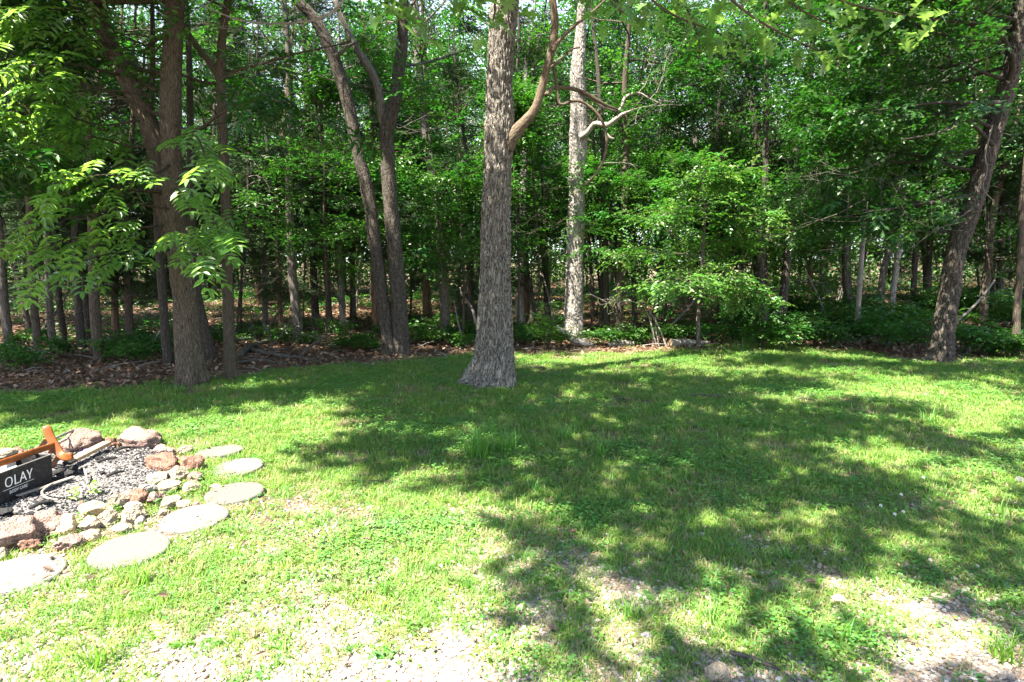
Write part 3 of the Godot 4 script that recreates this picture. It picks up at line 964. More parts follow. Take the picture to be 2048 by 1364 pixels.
# ---------------------------------------------------------------- the wood behind
const ORDINAL := ["first", "second", "third", "fourth", "fifth", "sixth", "seventh", "eighth", "ninth", "tenth", "eleventh", "twelfth", "thirteenth", "fourteenth", "fifteenth", "sixteenth", "seventeenth", "eighteenth", "nineteenth", "twentieth", "twenty-first", "twenty-second", "twenty-third", "twenty-fourth", "twenty-fifth", "twenty-sixth"]
const MARKS := [[-9999.0, "the left edge"], [383.0, "the forked hickory"], [461.0, "the slim hickory-side trunk"], [795.0, "the twin-stemmed tree"], [990.0, "the big oak"], [1150.0, "the pale dead trunk"], [1390.0, "the sunlit layered sapling"], [1720.0, "the slim pale sunlit trunk"], [1890.0, "the leaning lawn-edge trunk"]]

func woods() -> void:
	# trees that the photograph shows singly: base x, base y, width there, then points up the stem
	var rows := [
		# x, y base, w, depth, [stem points], bark, crown kind, crown start
		[338, 733, 19, 10.4, [[331, 673], [325, 591], [318, 502], [312, 380]], "dark", "broad_b", 0.45],
		[202, 727, 22, 10.9, [[196, 690], [191, 639], [187, 560], [184, 430]], "brown", "broad", 0.5],
		[165, 700, 17, 12.8, [[160, 656], [155, 590], [150, 480]], "dark", "cedar", 0.4],
		[130, 702, 13, 13.0, [[126, 656], [118, 600], [112, 480]], "dark", "broad", 0.5],
		[178, 690, 14, 14.0, [[174, 640], [172, 570], [170, 460]], "dark", "cedar", 0.35],
		[107, 703, 14, 12.6, [[102, 650], [98, 590], [92, 450]], "grey", "broad", 0.45],
		[78, 708, 16, 12.2, [[72, 650], [66, 590], [60, 450]], "brown", "broad_b", 0.45],
		[20, 700, 18, 12.6, [[12, 640], [4, 560], [-4, 440]], "grey", "broad", 0.4],
		[262, 690, 16, 14.0, [[258, 640], [256, 560], [252, 420]], "brown", "cedar", 0.35],
		[232, 682, 15, 15.0, [[230, 640], [229, 560], [228, 420]], "cedar", "cedar", 0.3],
		[597, 686, 21, 13.8, [[595, 639], [589, 590], [584, 537], [578, 380]], "grey", "broad_b", 0.45],
		[634, 655, 17, 18.0, [[629, 600], [627, 537], [621, 430], [617, 290], [612, 150]], "dark", "broad", 0.55],
		[661, 662, 13, 17.0, [[657, 600], [650, 500], [646, 380]], "brown", "cedar", 0.35],
		[563, 672, 11, 16.0, [[560, 620], [556, 540], [552, 420]], "cedar", "cedar", 0.35],
		[531, 668, 12, 16.5, [[530, 620], [528, 520], [526, 400]], "grey", "cedar", 0.35],
		[686, 655, 14, 18.0, [[684, 600], [680, 500], [676, 380]], "pale", "broad", 0.5],
		[708, 650, 13, 19.0, [[706, 600], [704, 500], [700, 380]], "grey", "cedar", 0.4],
		[752, 660, 16, 17.5, [[750, 600], [748, 520], [746, 400]], "cedar", "cedar", 0.35],
		[855, 645, 19, 20.0, [[854, 600], [852, 555], [850, 480], [848, 380]], "cedar", "cedar", 0.35],
		[893, 672, 23, 15.8, [[890, 640], [888, 580], [884, 540], [876, 420], [858, 320], [849, 266], [846, 212], [836, 126], [832, 30]], "grey", "broad", 0.5],
		[942, 660, 15, 17.0, [[940, 600], [940, 520], [940, 400]], "dark", "cedar", 0.4],
		[1043, 655, 21, 17.5, [[1038, 605], [1040, 540], [1044, 460], [1048, 330], [1050, 200]], "pale", "broad", 0.5],
		[1062, 650, 13, 18.5, [[1066, 620], [1060, 580], [1052, 520], [1050, 400]], "grey", "broad_b", 0.5],
		[1096, 655, 15, 18.0, [[1094, 600], [1090, 500], [1088, 380]], "dark", "cedar", 0.35],
		[1213, 676, 17, 15.4, [[1212, 622], [1210, 520], [1208, 400]], "dark", "broad", 0.4],
		[1239, 680, 20, 15.2, [[1237, 639], [1240, 540], [1248, 420], [1252, 300], [1250, 250]], "brown", "broad", 0.45],
		[1270, 655, 12, 18.5, [[1268, 600], [1266, 500], [1262, 400]], "dark", "broad_b", 0.35],
		[1440, 664, 13, 17.0, [[1440, 600], [1438, 500], [1436, 380]], "dark", "cedar", 0.3],
		[1510, 668, 18, 16.2, [[1512, 600], [1516, 500], [1518, 360], [1516, 300]], "dark", "broad", 0.35],
		[1534, 664, 15, 16.6, [[1530, 600], [1528, 520], [1520, 400], [1516, 330]], "dark", "broad_b", 0.4],
		[1561, 674, 20, 15.4, [[1566, 600], [1574, 520], [1581, 436], [1588, 328], [1600, 280], [1614, 234], [1622, 120]], "dark", "broad", 0.35],
		[1698, 650, 18, 18.5, [[1696, 600], [1694, 546], [1694, 440], [1692, 300]], "dark", "broad", 0.4],
		[1756, 648, 15, 18.8, [[1760, 605], [1768, 540], [1780, 490], [1790, 400]], "grey", "broad_b", 0.4],
		[1782, 650, 13, 18.4, [[1786, 583], [1794, 530], [1800, 473], [1806, 400], [1810, 300]], "pale", "broad", 0.45],
		[1824, 648, 12, 19.0, [[1826, 600], [1830, 520], [1834, 400]], "dark", "broad", 0.4],
		[1848, 645, 13, 19.5, [[1852, 590], [1858, 520], [1864, 400]], "dark", "cedar", 0.4],
		[1965, 655, 18, 17.6, [[1968, 597], [1976, 520], [1984, 430]], "brown", "broad", 0.35],
		[1996, 648, 13, 18.6, [[1998, 590], [2002, 500], [2004, 400]], "dark", "cedar", 0.35],
		[2031, 712, 15, 11.6, [[2034, 620], [2040, 540], [2044, 400]], "brown", "broad", 0.4],
	]
	var made := []
	for r in rows:
		var st := [[r[0], r[1], r[2]]]
		for q in r[4]: st.append([q[0], q[1], r[2] * lerpf(0.92, 0.62, clampf((r[1] - q[1]) / 400.0, 0, 1))])
		made.append([r[0], r[3], st, r[5], r[6], r[7], false])
	# and the slimmer stems between and behind them
	for k in 165:
		var depth := 13.5 + 27.0 * pow(rng.randf(), 0.8)
		var px := -500.0 + 3050.0 * (k + rng.randf()) / 165.0
		px = fposmod(px * 7.31, 3050.0) - 500.0
		if depth < 16.0 and px > 1000.0 and px < 1330.0: depth += 5.0
		var p := EYE + ray(px, 560) * (depth / -ray(px, 560).z)
		p.y = height(p.x, p.z)
		var q := pixel(p)
		var w := (0.05 + 0.22 * pow(rng.randf(), 1.8)) * FOCAL / depth
		var lean := rng.randfn(0.0, 0.10)
		var st := []
		for i in 6: st.append([q.x + lean * i * 90.0 * 15.0 / depth + sin(i * 1.1 + k) * 60.0 / depth + rng.randfn(0, 3), q.y - i * 1.6 * FOCAL / depth, w * (1.0 - i * 0.09)])
		made.append([q.x, depth, st, ["dark", "dark", "brown", "cedar", "pale", "dark", "grey"][rng.randi() % 7], ["far", "far", "cedar", "broad_b", "far"][rng.randi() % 5], rng.randf_range(0.25, 0.5), true])
	made.sort_custom(func(a, b): return a[0] < b[0])
	var count := {}
	for m in made:
		var mark := 0
		for i in MARKS.size():
			if m[0] >= MARKS[i][0]: mark = i
		var thick: String = "slender" if m[2][0][2] * m[1] / FOCAL < 0.17 else "sturdy"
		var tone: String = {"dark": "dark", "grey": "grey", "brown": "brown", "cedar": "reddish", "pale": "pale"}[m[3]]
		var where: String = "near the wood's front" if m[1] < 15.6 else "a little way in" if m[1] < 22.0 else "deep in the wood"
		var key := "%s %s trunk %s" % [thick, tone, where]
		var at_key := key + str(mark)
		count[at_key] = count.get(at_key, 0) + 1
		var ord: String = ORDINAL[mini(count[at_key] - 1, 25)]
		var label := "%s, %s right of %s" % [key, ord, MARKS[mark][1]]
		var tall := rng.randf_range(9.0, 13.5)
		var kind: String = m[4]
		var cedar := kind == "cedar"
		var far: bool = m[1] > 20.0
		var c := {"n": 22 if cedar else (16 if far else 15), "f0": m[5] * (0.6 if cedar else 1.0) * (0.4 if rng.randf() < 0.2 else 1.0), "len": 1.5 if cedar else rng.randf_range(1.8, 2.8), "up": 0.0 if cedar else 0.3, "spray": kind,
			"col": CEDAR if cedar else [DEEP, MID, FRESH, MID][rng.randi() % 4], "per": 1 if not cedar else 2, "size": 1.0 if not far else 1.25, "subs": 2, "loose": 1.6, "low": 0.9}
		var b: StandardMaterial3D = M[m[3]]
		plain_tree("forest_tree", label, "trees of the wood behind the lawn", m[2], m[1], tall, b, c, 12 if m[1] < 20.0 else 8)
	# the slim pale sunlit trunk
	plain_tree("pale_slim_tree", "slim whitish trunk in the sun among the shrubs on the right", "", [[1714, 690, 12], [1715, 634, 10], [1720, 560, 9.5], [1725, 488, 9], [1729, 422, 8], [1733, 330, 7]], 13.6, 6.5, M.pale,
		{"n": 7, "f0": 0.55, "len": 1.3, "up": 0.3, "spray": "broad_b", "col": MID, "per": 1, "size": 0.8}, 10)
	# the layered sapling in the sun
	plain_tree("layered_sapling", "young tree with flat tiers of bright sunlit leaves right of the pale dead trunk", "", [[1398, 690, 9], [1396, 640, 8], [1402, 540, 7], [1408, 470, 6], [1410, 440, 4]], 12.8, 3.3, M.grey,
		{"n": 17, "f0": 0.24, "len": 1.75, "up": 0.1, "bend": -0.015, "spray": "broad", "col": Color(0.13, 0.235, 0.055), "per": 1, "size": 0.85, "subs": 3, "loose": 0.6, "top": false, "tilt": 0.1, "low": 0.5, "own_sun": true}, 8)
	# far beyond, where the wood reads as one mass
	var xf := []; var cols := PackedColorArray()
	for k in 8000:
		var d := rng.randf_range(32.0, 66.0)
		var p := EYE + ray(rng.randf_range(-700, 2750), 560) * d
		p.y = height(p.x, p.z) + 0.1 + (20.0 * pow(rng.randf(), 0.75) if k % 2 else 4.5 * rng.randf())
		var a := Vector3(rng.randfn(), rng.randfn() * 0.4, rng.randfn()).normalized()
		var z := a.cross(Vector3(rng.randfn(0, 0.3), 1, rng.randfn(0, 0.3))).normalized()
		xf.append(Transform3D(Basis(a, z.cross(a), z) * rng.randf_range(2.0, 3.4), p)); cols.append(green([MID, FRESH, FRESH][k % 3]))
	tag(many("distant_foliage", SPRAY.far, M.leaf, self, xf, cols), "green foliage of the wood far behind the tree trunks", "foliage")
	xf = []; cols = PackedColorArray()
	var mb := Mesher.new()
	mb.tube(PackedVector3Array([Vector3(0, -0.2, 0), Vector3(0.1, 5, 0), Vector3(0, 13, 0.2)]), PackedFloat32Array([0.13, 0.1, 0.05]), 7)
	for k in 260:
		var p := EYE + ray(rng.randf_range(-600, 2650), 560) * rng.randf_range(38.0, 62.0)
		p.y = height(p.x, p.z)
		xf.append(Transform3D(Basis(Vector3(rng.randfn(), 0, rng.randfn()).normalized(), rng.randfn(0, 0.05)) * Basis(Vector3.UP, rng.randf() * TAU) * rng.randf_range(0.7, 1.3), p)); cols.append(Color(0.16, 0.13, 0.11) * rng.randf_range(0.5, 1.6))
	tag(many("distant_trunks", mb.mesh(), M.bits, self, xf, cols), "thin trunks crowding the far depth of the wood", "trunks")

# crowns of the trees beside and behind the viewer, which shade the lawn
func canopy() -> void:
	var spots := [[3.2, 1.5, 9.5], [6.8, -4.2, 10.0], [-1.0, 4.5, 10.0], [8.5, -9.0, 10.0], [2.0, -3.0, 0.0]]
	var xf := []; var cols := PackedColorArray()
	var out := [[], [], [], []]
	var tints := [PackedColorArray(), PackedColorArray(), PackedColorArray(), PackedColorArray()]
	var tries := 0
	while tries < 20000:
		tries += 1
		var d := 1.4 + 13.0 * sqrt(rng.randf())
		var x := rng.randf_range(-1.0, 1.0) * (d * 1.0 + 1.0)
		var g := Vector3(x, 0, -d)
		if not (on_lawn(x, -d, 3.0) or (x < -1.5 and pixel(g).x < 760)) or not shaded(g): continue
		if patch_noise.get_noise_2d(x * 1.1 + 90.0, d * 1.1) > (0.38 if d < 4.0 else 0.42) or (d < 3.6 and rng.randf() < 0.12): continue
		var h := rng.randf_range(5.6, 9.5)
		var p := g + towards_sun * (h / towards_sun.y)
		var q := pixel(p)
		if q.y > -30.0 and q.y < 2000.0 and q.x > -60 and q.x < 2110: continue
		var blocked := false
		for s in CLEAR:
			var m := Geometry3D.get_closest_points_between_segments(s[0], s[1], p, p - towards_sun * 30.0)
			if m[0].distance_to(m[1]) < s[2]: blocked = true
		if blocked: continue
		var best := 0
		for k in 4:
			if Vector2(p.x - spots[k][0], p.z - spots[k][1]).length() < Vector2(p.x - spots[best][0], p.z - spots[best][1]).length(): best = k
		var a := Vector3(rng.randfn(), rng.randfn() * 0.2 - 0.1, rng.randfn()).normalized()
		var z := a.cross(Vector3(rng.randfn(0, 0.3), 1, rng.randfn(0, 0.3))).normalized()
		out[best].append(Transform3D(Basis(a, z.cross(a), z) * rng.randf_range(0.9, 1.4), p))
		tints[best].append(green(MID))
	var names := ["tall oak behind the viewer on the right, its crown shading the lawn", "tall oak off the right side of the lawn, its crown shading the grass", "tall oak behind the viewer, its crown shading the near lawn", "tall oak at the far right beside the lawn, its crown over the grass"]
	for k in 4:
		if out[k].is_empty(): continue
		var base := Vector3(spots[k][0], 0, spots[k][1])
		var t := thing("canopy_oak_tree", base, names[k], "tree")
		var mb := Mesher.new()
		var pts := PackedVector3Array([Vector3(0, -0.1, 0), Vector3(0, 3, 0.1), Vector3(0.1, 6, 0), Vector3(0, 9.5, 0)])
		var sm := smooth_path(pts, PackedFloat32Array([0.26, 0.2, 0.16, 0.06]), 0.4)
		mb.tube(sm[0], sm[1], 14)
		part("trunk", mb.mesh(), M.oak, t)
		var lm: Mesher
		var local := []
		for i in out[k].size():
			var o: Transform3D = out[k][i]
			o.origin -= base
			local.append(o)
			if i % 60 == 0:
				var st := Vector3(0, rng.randf_range(4.0, 7.0), 0)
				var md := st.lerp(o.origin, 0.5) + Vector3(0, 0.5, 0)
				var fine := (o.origin - st).length() < 5.0
				for u in 9: fine = fine and may_hang(base + st.lerp(o.origin, u / 8.0) + Vector3(0, 0.4, 0))
				if fine:
					lm = Mesher.new()
					lm.tube(PackedVector3Array([st, md, o.origin]), PackedFloat32Array([0.05, 0.03, 0.012]), 5, 1.0, false)
					part("limb", lm.mesh(), M.limb, t)
		many("crown", SPRAY.oak, M.leaf, t, local, tints[k])

# ---------------------------------------------------------------- ground cover
func upright(p: Vector3, s: float, lean := 0.15) -> Transform3D:
	var b := Basis(Vector3(rng.randfn(), 0, rng.randfn()).normalized(), rng.randfn(0, lean)) * Basis(Vector3.UP, rng.randf() * TAU)
	return Transform3D(b * s, p)

func forest_floor() -> void:
	var xf := []; var cols := PackedColorArray()
	var mb := Mesher.new()
	leaf(mb, Vector3.ZERO, Vector3(1, 0.15, 0), Vector3.UP, 1.0, 0.55, 0.25, -0.1)
	var dry := mb.mesh()
	var tries := 0
	while xf.size() < 48000 and tries < 120000:
		tries += 1
		var d := 8.0 + 24.0 * pow(rng.randf(), 1.3)
		var x := rng.randf_range(-1.0, 1.0) * (d * 0.98 + 1.0)
		if on_lawn(x, -d): continue
		var p := Vector3(x, height(x, -d) + 0.012, -d)
		xf.append(upright(p, rng.randf_range(0.045, 0.085) * (1.0 + d * 0.03), 0.5))
		var k := rng.randf()
		cols.append(Color(0.20, 0.115, 0.065).lerp(Color(0.06, 0.035, 0.02), k) if rng.randf() < 0.85 else Color(0.30, 0.21, 0.15))
	tag(many("leaf_litter", dry, M.litter, self, xf, cols), "brown fallen leaves carpeting the floor of the wood", "leaf litter")
	xf = []; cols = PackedColorArray()
	var lb := Mesher.new()
	lobed(lb, Vector3.ZERO, Vector3(1, 0.1, 0), Vector3.UP, 1.0, 0.5, -0.15, 2)
	for k in 420:
		var d := 2.2 + 10.5 * rng.randf()
		var x := rng.randf_range(-1.0, 1.0) * (d * 0.9 + 0.5)
		if not on_lawn(x, -d): continue
		xf.append(upright(Vector3(x, height(x, -d) + 0.025, -d), rng.randf_range(0.03, 0.065), 0.6))
		cols.append(Color(0.13, 0.085, 0.06).lerp(Color(0.24, 0.16, 0.11), rng.randf()))
	tag(many("fallen_leaves", lb.mesh(), M.litter, self, xf, cols), "scattered dry oak leaves lying in the grass", "leaves")
	# thin green cover deep in the wood
	xf = []; cols = PackedColorArray()
	for k in 9000:
		var d := rng.randf_range(13.5, 42.0)
		var x := rng.randf_range(-1.0, 1.0) * (d * 0.98)
		if on_lawn(x, -d) or patch_noise.get_noise_2d(x * 0.35 + 77.0, d * 0.35) + rng.randfn(0, 0.15) < 0.02 - 0.012 * (d - 13.5): continue
		var a := rng.randf() * TAU
		var dir := Vector3(cos(a), rng.randf_range(0.0, 0.5), sin(a)).normalized()
		var z := dir.cross(Vector3(rng.randfn(0, 0.2), 1, rng.randfn(0, 0.2))).normalized()
		xf.append(Transform3D(Basis(dir, z.cross(dir), z) * rng.randf_range(0.8, 1.8), Vector3(x, height(x, -d) + rng.randf_range(0.03, 0.25 + 0.02 * (d - 13.5)), -d)))
		cols.append(green([MID, FRESH][k % 2]))
	tag(many("ground_cover", SPRAY.low, M.leaf, self, xf, cols), "green seedlings covering the floor deep in the wood", "ground cover")
	# sticks on the floor of the wood
	var sb := Mesher.new()
	for k in 420:
		var d := 9.0 + 16.0 * rng.randf()
		var x := rng.randf_range(-1.0, 1.0) * (d * 0.95)
		if on_lawn(x, -d): continue
		var a := rng.randf() * TAU
		var l := rng.randf_range(0.2, 0.9)
		var p := Vector3(x, height(x, -d) + 0.03, -d)
		var q := p + Vector3(cos(a) * l, rng.randf_range(-0.02, 0.1), sin(a) * l)
		sb.tube(PackedVector3Array([p, p.lerp(q, 0.5) + Vector3(0, 0.03, 0), q]), PackedFloat32Array([0.012, 0.01, 0.005]), 4, 1.0, false)
	tag(part("fallen_twigs", sb.mesh(), M.deadwood, self), "grey sticks strewn over the leaf litter of the wood", "twigs", "", "stuff")

func shrub(called: String, label: String, group: String, base: Vector3, h: float, w: float, n: int, col: Color, spray := "low", size := 1.0) -> void:
	var t := thing(called, base, label, "shrub" if called == "shrub" else "sapling" if called == "sapling" else "plant", group)
	var mb := Mesher.new()
	var cr := Crown.new()
	for k in n:
		var a := rng.randf() * TAU
		var tip := Vector3(cos(a) * w * rng.randf_range(0.2, 1.0), h * rng.randf_range(0.6, 1.1), sin(a) * w * rng.randf_range(0.2, 1.0))
		var mid := tip * 0.5 + Vector3(0, h * 0.15, 0)
		mb.tube(PackedVector3Array([Vector3(0, -0.03, 0), mid, tip]), PackedFloat32Array([0.007, 0.005, 0.002]), 4, 1.0, false)
		for j in 6:
			var f := 0.25 + 0.75 * (j + rng.randf()) / 6.0
			var p: Vector3 = Vector3.ZERO.lerp(mid, f * 2.0) if f < 0.5 else mid.lerp(tip, f * 2.0 - 1.0)
			var b := rng.randf() * TAU
			var d := Vector3(cos(b), rng.randf_range(-0.2, 0.4), sin(b)).normalized()
			var z := d.cross(Vector3(rng.randfn(0, 0.25), 1, rng.randfn(0, 0.25))).normalized()
			cr.xf.append(Transform3D(Basis(d, z.cross(d), z) * size * rng.randf_range(0.7, 1.2), p))
			cr.cols.append(green(col, 0.2))
	part("stems", mb.mesh(), M.brown, t).set_meta("kind", "stuff")
	many("foliage", SPRAY[spray], M.leaf, t, cr.xf, cr.cols)

func undergrowth() -> void:
	# the row of shrubs along the right of the lawn edge
	var xs := [1520, 1560, 1600, 1630, 1665, 1695, 1735, 1765, 1800, 1835, 1925, 1960, 1995, 2025, 2060, 2100]
	for i in xs.size():
		var py := 700.0 + (12.0 if xs[i] > 1800 else 0.0) + rng.randf_range(-10, 5)
		shrub("shrub", "leafy shrub along the right lawn edge, %s from the left of its row" % ORDINAL[i], "shrubs along the right edge of the lawn", ground(xs[i], py), rng.randf_range(0.45, 0.9), 0.5, 10, [MID, FRESH, MID][i % 3], "low", 1.1)
	for i in 26:
		var px := 1480.0 + 24.0 * i + rng.randf_range(-10, 10)
		var d := rng.randf_range(14.5, 19.0)
		var p := at(px, 650, d)
		p.y = height(p.x, p.z)
		shrub("shrub", "bush among trunks behind the right-hand shrubs, %s from the left" % ORDINAL[i], "bushes behind the shrub row", p, rng.randf_range(0.6, 1.2), 0.6, 13, [MID, FRESH, DEEP][i % 3], "low", 1.3)
	# low plants on the floor of the wood
	var lows := [[60, 742], [130, 715], [215, 722], [245, 712], [270, 725], [300, 712], [325, 712], [430, 690], [470, 690], [500, 680], [560, 690], [620, 690], [680, 680], [715, 690], [740, 700], [690, 702], [830, 690], [850, 678], [870, 690], [905, 680], [925, 694], [940, 680],
		[1045, 690], [1060, 680], [1075, 690], [1030, 672], [1200, 690], [1225, 693], [1255, 690], [1290, 690], [1330, 680], [1380, 680], [1420, 684], [1470, 684], [40, 700], [95, 690], [370, 680], [520, 665], [650, 668], [770, 676], [960, 668], [20, 728]]
	for i in lows.size():
		var near := "the left edge"
		for m in MARKS:
			if lows[i][0] >= m[0] and m[0] > 0: near = m[1]
		shrub("low_plant", "low green plant, %s" % spot(lows[i], near), "low plants on the floor of the wood", ground(lows[i][0], lows[i][1]), rng.randf_range(0.25, 0.5), 0.35, 8, [FRESH, MID][i % 2], "low", 0.9)
	shrub("sapling", "small bright sapling with drooping leaves between the big oak and the pale dead trunk", "", ground(1096, 700), 0.95, 0.38, 12, Color(0.10, 0.19, 0.03), "broad", 0.62)
	shrub("sapling", "leafy seedling at the foot of the pale dead trunk, just behind the curved log", "", ground(1120, 692), 0.4, 0.35, 9, Color(0.10, 0.19, 0.03), "low", 0.9)
	shrub("sapling", "pale-leaved low sapling beside the leaning sticks", "", ground(1275, 690), 0.55, 0.5, 9, FRESH, "broad", 0.6)
	# saplings in the middle distance with leaves at trunk height
	var mids := [[650, 640, 3.2], [880, 640, 3.6], [925, 650, 2.8], [1035, 640, 3.4], [1075, 640, 3.0], [1200, 650, 3.2], [1265, 640, 3.6], [1330, 650, 3.0], [1470, 650, 3.4], [1640, 650, 2.6], [480, 640, 3.0], [100, 660, 3.0], [700, 640, 4.0], [760, 640, 4.2], [820, 650, 3.6]]
	for i in mids.size():
		var p := at(mids[i][0], mids[i][1], 13.2 + 0.45 * i)
		p.y = height(p.x, p.z)
		var near := "the left edge"
		for m in MARKS:
			if mids[i][0] >= m[0]: near = m[1]
		plain_tree("understorey_tree", "thin-stemmed young tree with broad leaves, %s right of %s" % [["close on the", "just", "a short way", "somewhat", "a step", "a few steps", "close by and", "next along", "further along", "off to the", "one pace", "a little", "farther back and", "set back and", "behind and"][i], near], "", [[mids[i][0], mids[i][1], 5], [mids[i][0] + 3, mids[i][1] - 90, 4.5], [mids[i][0] - 2, mids[i][1] - 200, 4]], -p.z, mids[i][2] * 1.5, M.brown,
			{"n": 16, "f0": 0.3, "len": 1.5, "up": 0.15, "spray": "broad_b", "col": [FRESH, MID, FRESH][i % 3], "per": 1, "size": 0.95, "subs": 2, "tilt": 0.2, "low": 0.9}, 6)
	dead_wood()

func spot(q: Array, near: String) -> String:
	var rowy := "at the wood's very front" if q[1] > 720 else "near the wood's front" if q[1] > 685 else "a little way in"
	var k := "%s right of %s" % [rowy, near]
	spots[k] = spots.get(k, 0) + 1
	return "%s %s" % [ORDINAL[spots[k] - 1], k]
var spots := {}

func stick(called: String, label: String, cat: String, pts: Array, rads: Array, m: Material, group := "", lift := 0.0) -> Node3D:
	var base: Vector3 = pts[0]
	var t := thing(called, base, label, cat, group)
	var pp := PackedVector3Array()
	for p in pts: pp.append(p - base + Vector3(0, lift, 0))
	var sm := smooth_path(pp, PackedFloat32Array(rads), 0.06)
	var mb := Mesher.new()
	mb.tube(sm[0], sm[1], 12)
	part("wood", mb.mesh(), m, t)
	return t

func dead_wood() -> void:
	var g := func(x, y, up = 0.0): return ground(x, y) + Vector3(0, up, 0)
	# the curved log leaning at the foot of the dead trunk
	var d := 13.2
	stick("curved_log", "curved pale barkless log propped beside the foot of the pale dead trunk", "log", [at(1107, 655, d), at(1125, 663, d), at(1140, 676, d), at(1160, 684, d), at(1185, 692, d)], [0.05, 0.075, 0.085, 0.085, 0.07], M.pale)
	var l := stick("short_log", "short pale log lying on the dead leaves right of the curved log", "log", [g.call(1218, 694, 0.06), g.call(1242, 692, 0.07), g.call(1268, 692, 0.06)], [0.06, 0.075, 0.06], M.pale)
	l = stick("cut_log", "pale log with its round sawn end facing the lawn", "log", [g.call(1341, 694, 0.09), g.call(1370, 692, 0.08), g.call(1400, 691, 0.06), g.call(1418, 689, 0.05)], [0.095, 0.085, 0.06, 0.03], M.deadwood)
	var mb := Mesher.new()
	var ax: Vector3 = (ground(1341, 694) - ground(1370, 692)).normalized()
	mb.tube(PackedVector3Array([ax * 0.0, ax * 0.006]), PackedFloat32Array([0.088, 0.086]), 18)
	part("sawn_end", mb.mesh(), M.board, l)
	# leaning bare sticks
	var lean := [[[1307, 692], [1303, 650], [1299, 618], 0.022], [[1313, 693], [1300, 640], [1282, 600], 0.02], [[1333, 694], [1318, 655], [1300, 622], 0.022], [[1318, 693], [1312, 660], [1310, 628], 0.018]]
	for i in 4:
		var p0: Vector3 = ground(lean[i][0][0], lean[i][0][1])
		stick("leaning_stick", "bleached bare stick leaning upright at the wood edge, %s of four from the left" % ORDINAL[[0, 1, 3, 2][i]], "stick", [p0, at(lean[i][1][0], lean[i][1][1], -p0.z + 0.1), at(lean[i][2][0], lean[i][2][1], -p0.z + 0.3)], [lean[i][3], lean[i][3] * 0.8, lean[i][3] * 0.4], M.deadwood)
	var t := thing("dead_branch", ground(1296, 640), "forked bare dead branch behind the leaning sticks", "branch")
	mb = Mesher.new()
	for k in 2: bare_twigs(mb, at(1290 - k * 6, 610, 13.5) - t.position, Vector3(-0.9, 0.2 + 0.2 * k, -0.1), 0.8, 0.013, 2)
	mb.tube(PackedVector3Array([Vector3(0.1, 0, 0), at(1290, 610, 13.5) - t.position]), PackedFloat32Array([0.02, 0.013]), 6)
	part("twigs", mb.mesh(), M.deadwood, t).set_meta("kind", "stuff")
	# brush pile right of the slim tree
	var piles := [[[480, 716], [500, 700], [530, 690], [545, 682], 0.07], [[500, 704], [540, 712], [600, 722], [640, 728], 0.05], [[600, 722], [612, 700], [640, 680], [665, 668], 0.04], [[530, 700], [555, 680], [575, 650], [590, 630], 0.02], [[545, 705], [540, 670], [520, 640], [505, 625], 0.018], [[470, 730], [520, 724], [560, 730], [600, 736], 0.035]]
	for i in piles.size():
		var r: Array = piles[i]
		var p0: Vector3 = ground(r[0][0], r[0][1]) + Vector3(0, r[4], 0)
		var dd := -p0.z
		var pts := [p0]
		for k in [1, 2, 3]:
			var low: Vector3 = ground(r[k][0], r[k][1]) + Vector3(0, r[4], 0)
			pts.append(at(r[k][0], r[k][1], dd) if i in [2, 3, 4] else low)
		t = stick("fallen_branch", "%s in the brush right of the slim trunk" % ["stout fallen branch lying lowest on the left", "long dead branch lying along the ground", "dark crooked branch rising to the right", "thin branch poking straight up", "thin branch poking up to the left", "flat dead limb nearest the lawn"][i], "branch", pts, [r[4], r[4] * 0.85, r[4] * 0.6, r[4] * 0.3], M.grey)
		mb = Mesher.new()
		for k in 3: bare_twigs(mb, (pts[1 + k % 3] as Vector3) - p0, Vector3(rng.randfn(), 0.5, rng.randfn() * 0.5), 0.6, r[4] * 0.3, 2)
		part("twigs", mb.mesh(), M.grey, t).set_meta("kind", "stuff")
	# dead branches behind the oak, and bare twigs hanging in the right-hand trees
	stick("fallen_branch", "bleached bent branch leaning just left of the big oak", "branch", [ground(955, 672), at(945, 620, 16.3), at(925, 590, 16.5), at(920, 575, 16.6)], [0.05, 0.04, 0.035, 0.02], M.deadwood)
	stick("fallen_branch", "thin bleached stick standing left of the big oak", "branch", [ground(928, 690), at(915, 640, 14.3), at(908, 600, 14.4)], [0.025, 0.02, 0.01], M.deadwood)
	stick("fallen_branch", "pale dead limb slanting up on the left between thin trunks", "branch", [ground(300, 700), at(312, 676, 13.3), at(325, 655, 13.4)], [0.035, 0.03, 0.02], M.deadwood)
	var poles := [[520, 672, 600, 560, 15.0, "thin dead pole leaning right, left of the twin-stemmed tree"], [700, 668, 650, 540, 16.0, "thin dead pole leaning left, close left of the twin-stemmed tree"], [1110, 660, 1075, 520, 17.0, "slim dead pole leaning left behind the pale dead trunk"], [1330, 664, 1420, 560, 16.5, "slim dead pole leaning right behind the layered sapling"], [1660, 660, 1610, 540, 17.0, "slim dead pole leaning left behind the right-hand shrubs"], [60, 690, 140, 580, 13.4, "grey dead pole leaning right at the left edge of the wood"], [270, 676, 240, 560, 15.5, "grey dead pole leaning left behind the forked hickory"], [1900, 662, 1990, 560, 16.5, "grey dead pole leaning right behind the leaning trunk"]]
	for q in poles:
		var p0 := at(q[0], q[1], q[4])
		p0.y = height(p0.x, p0.z)
		stick("dead_pole", q[5], "dead tree", [p0, at((q[0] + q[2]) / 2.0 + 4.0, (q[1] + q[3]) / 2.0, q[4] + 0.1), at(q[2], q[3], q[4] + 0.3)], [0.04, 0.033, 0.02], M.deadwood if q[4] > 16.2 else M.grey)
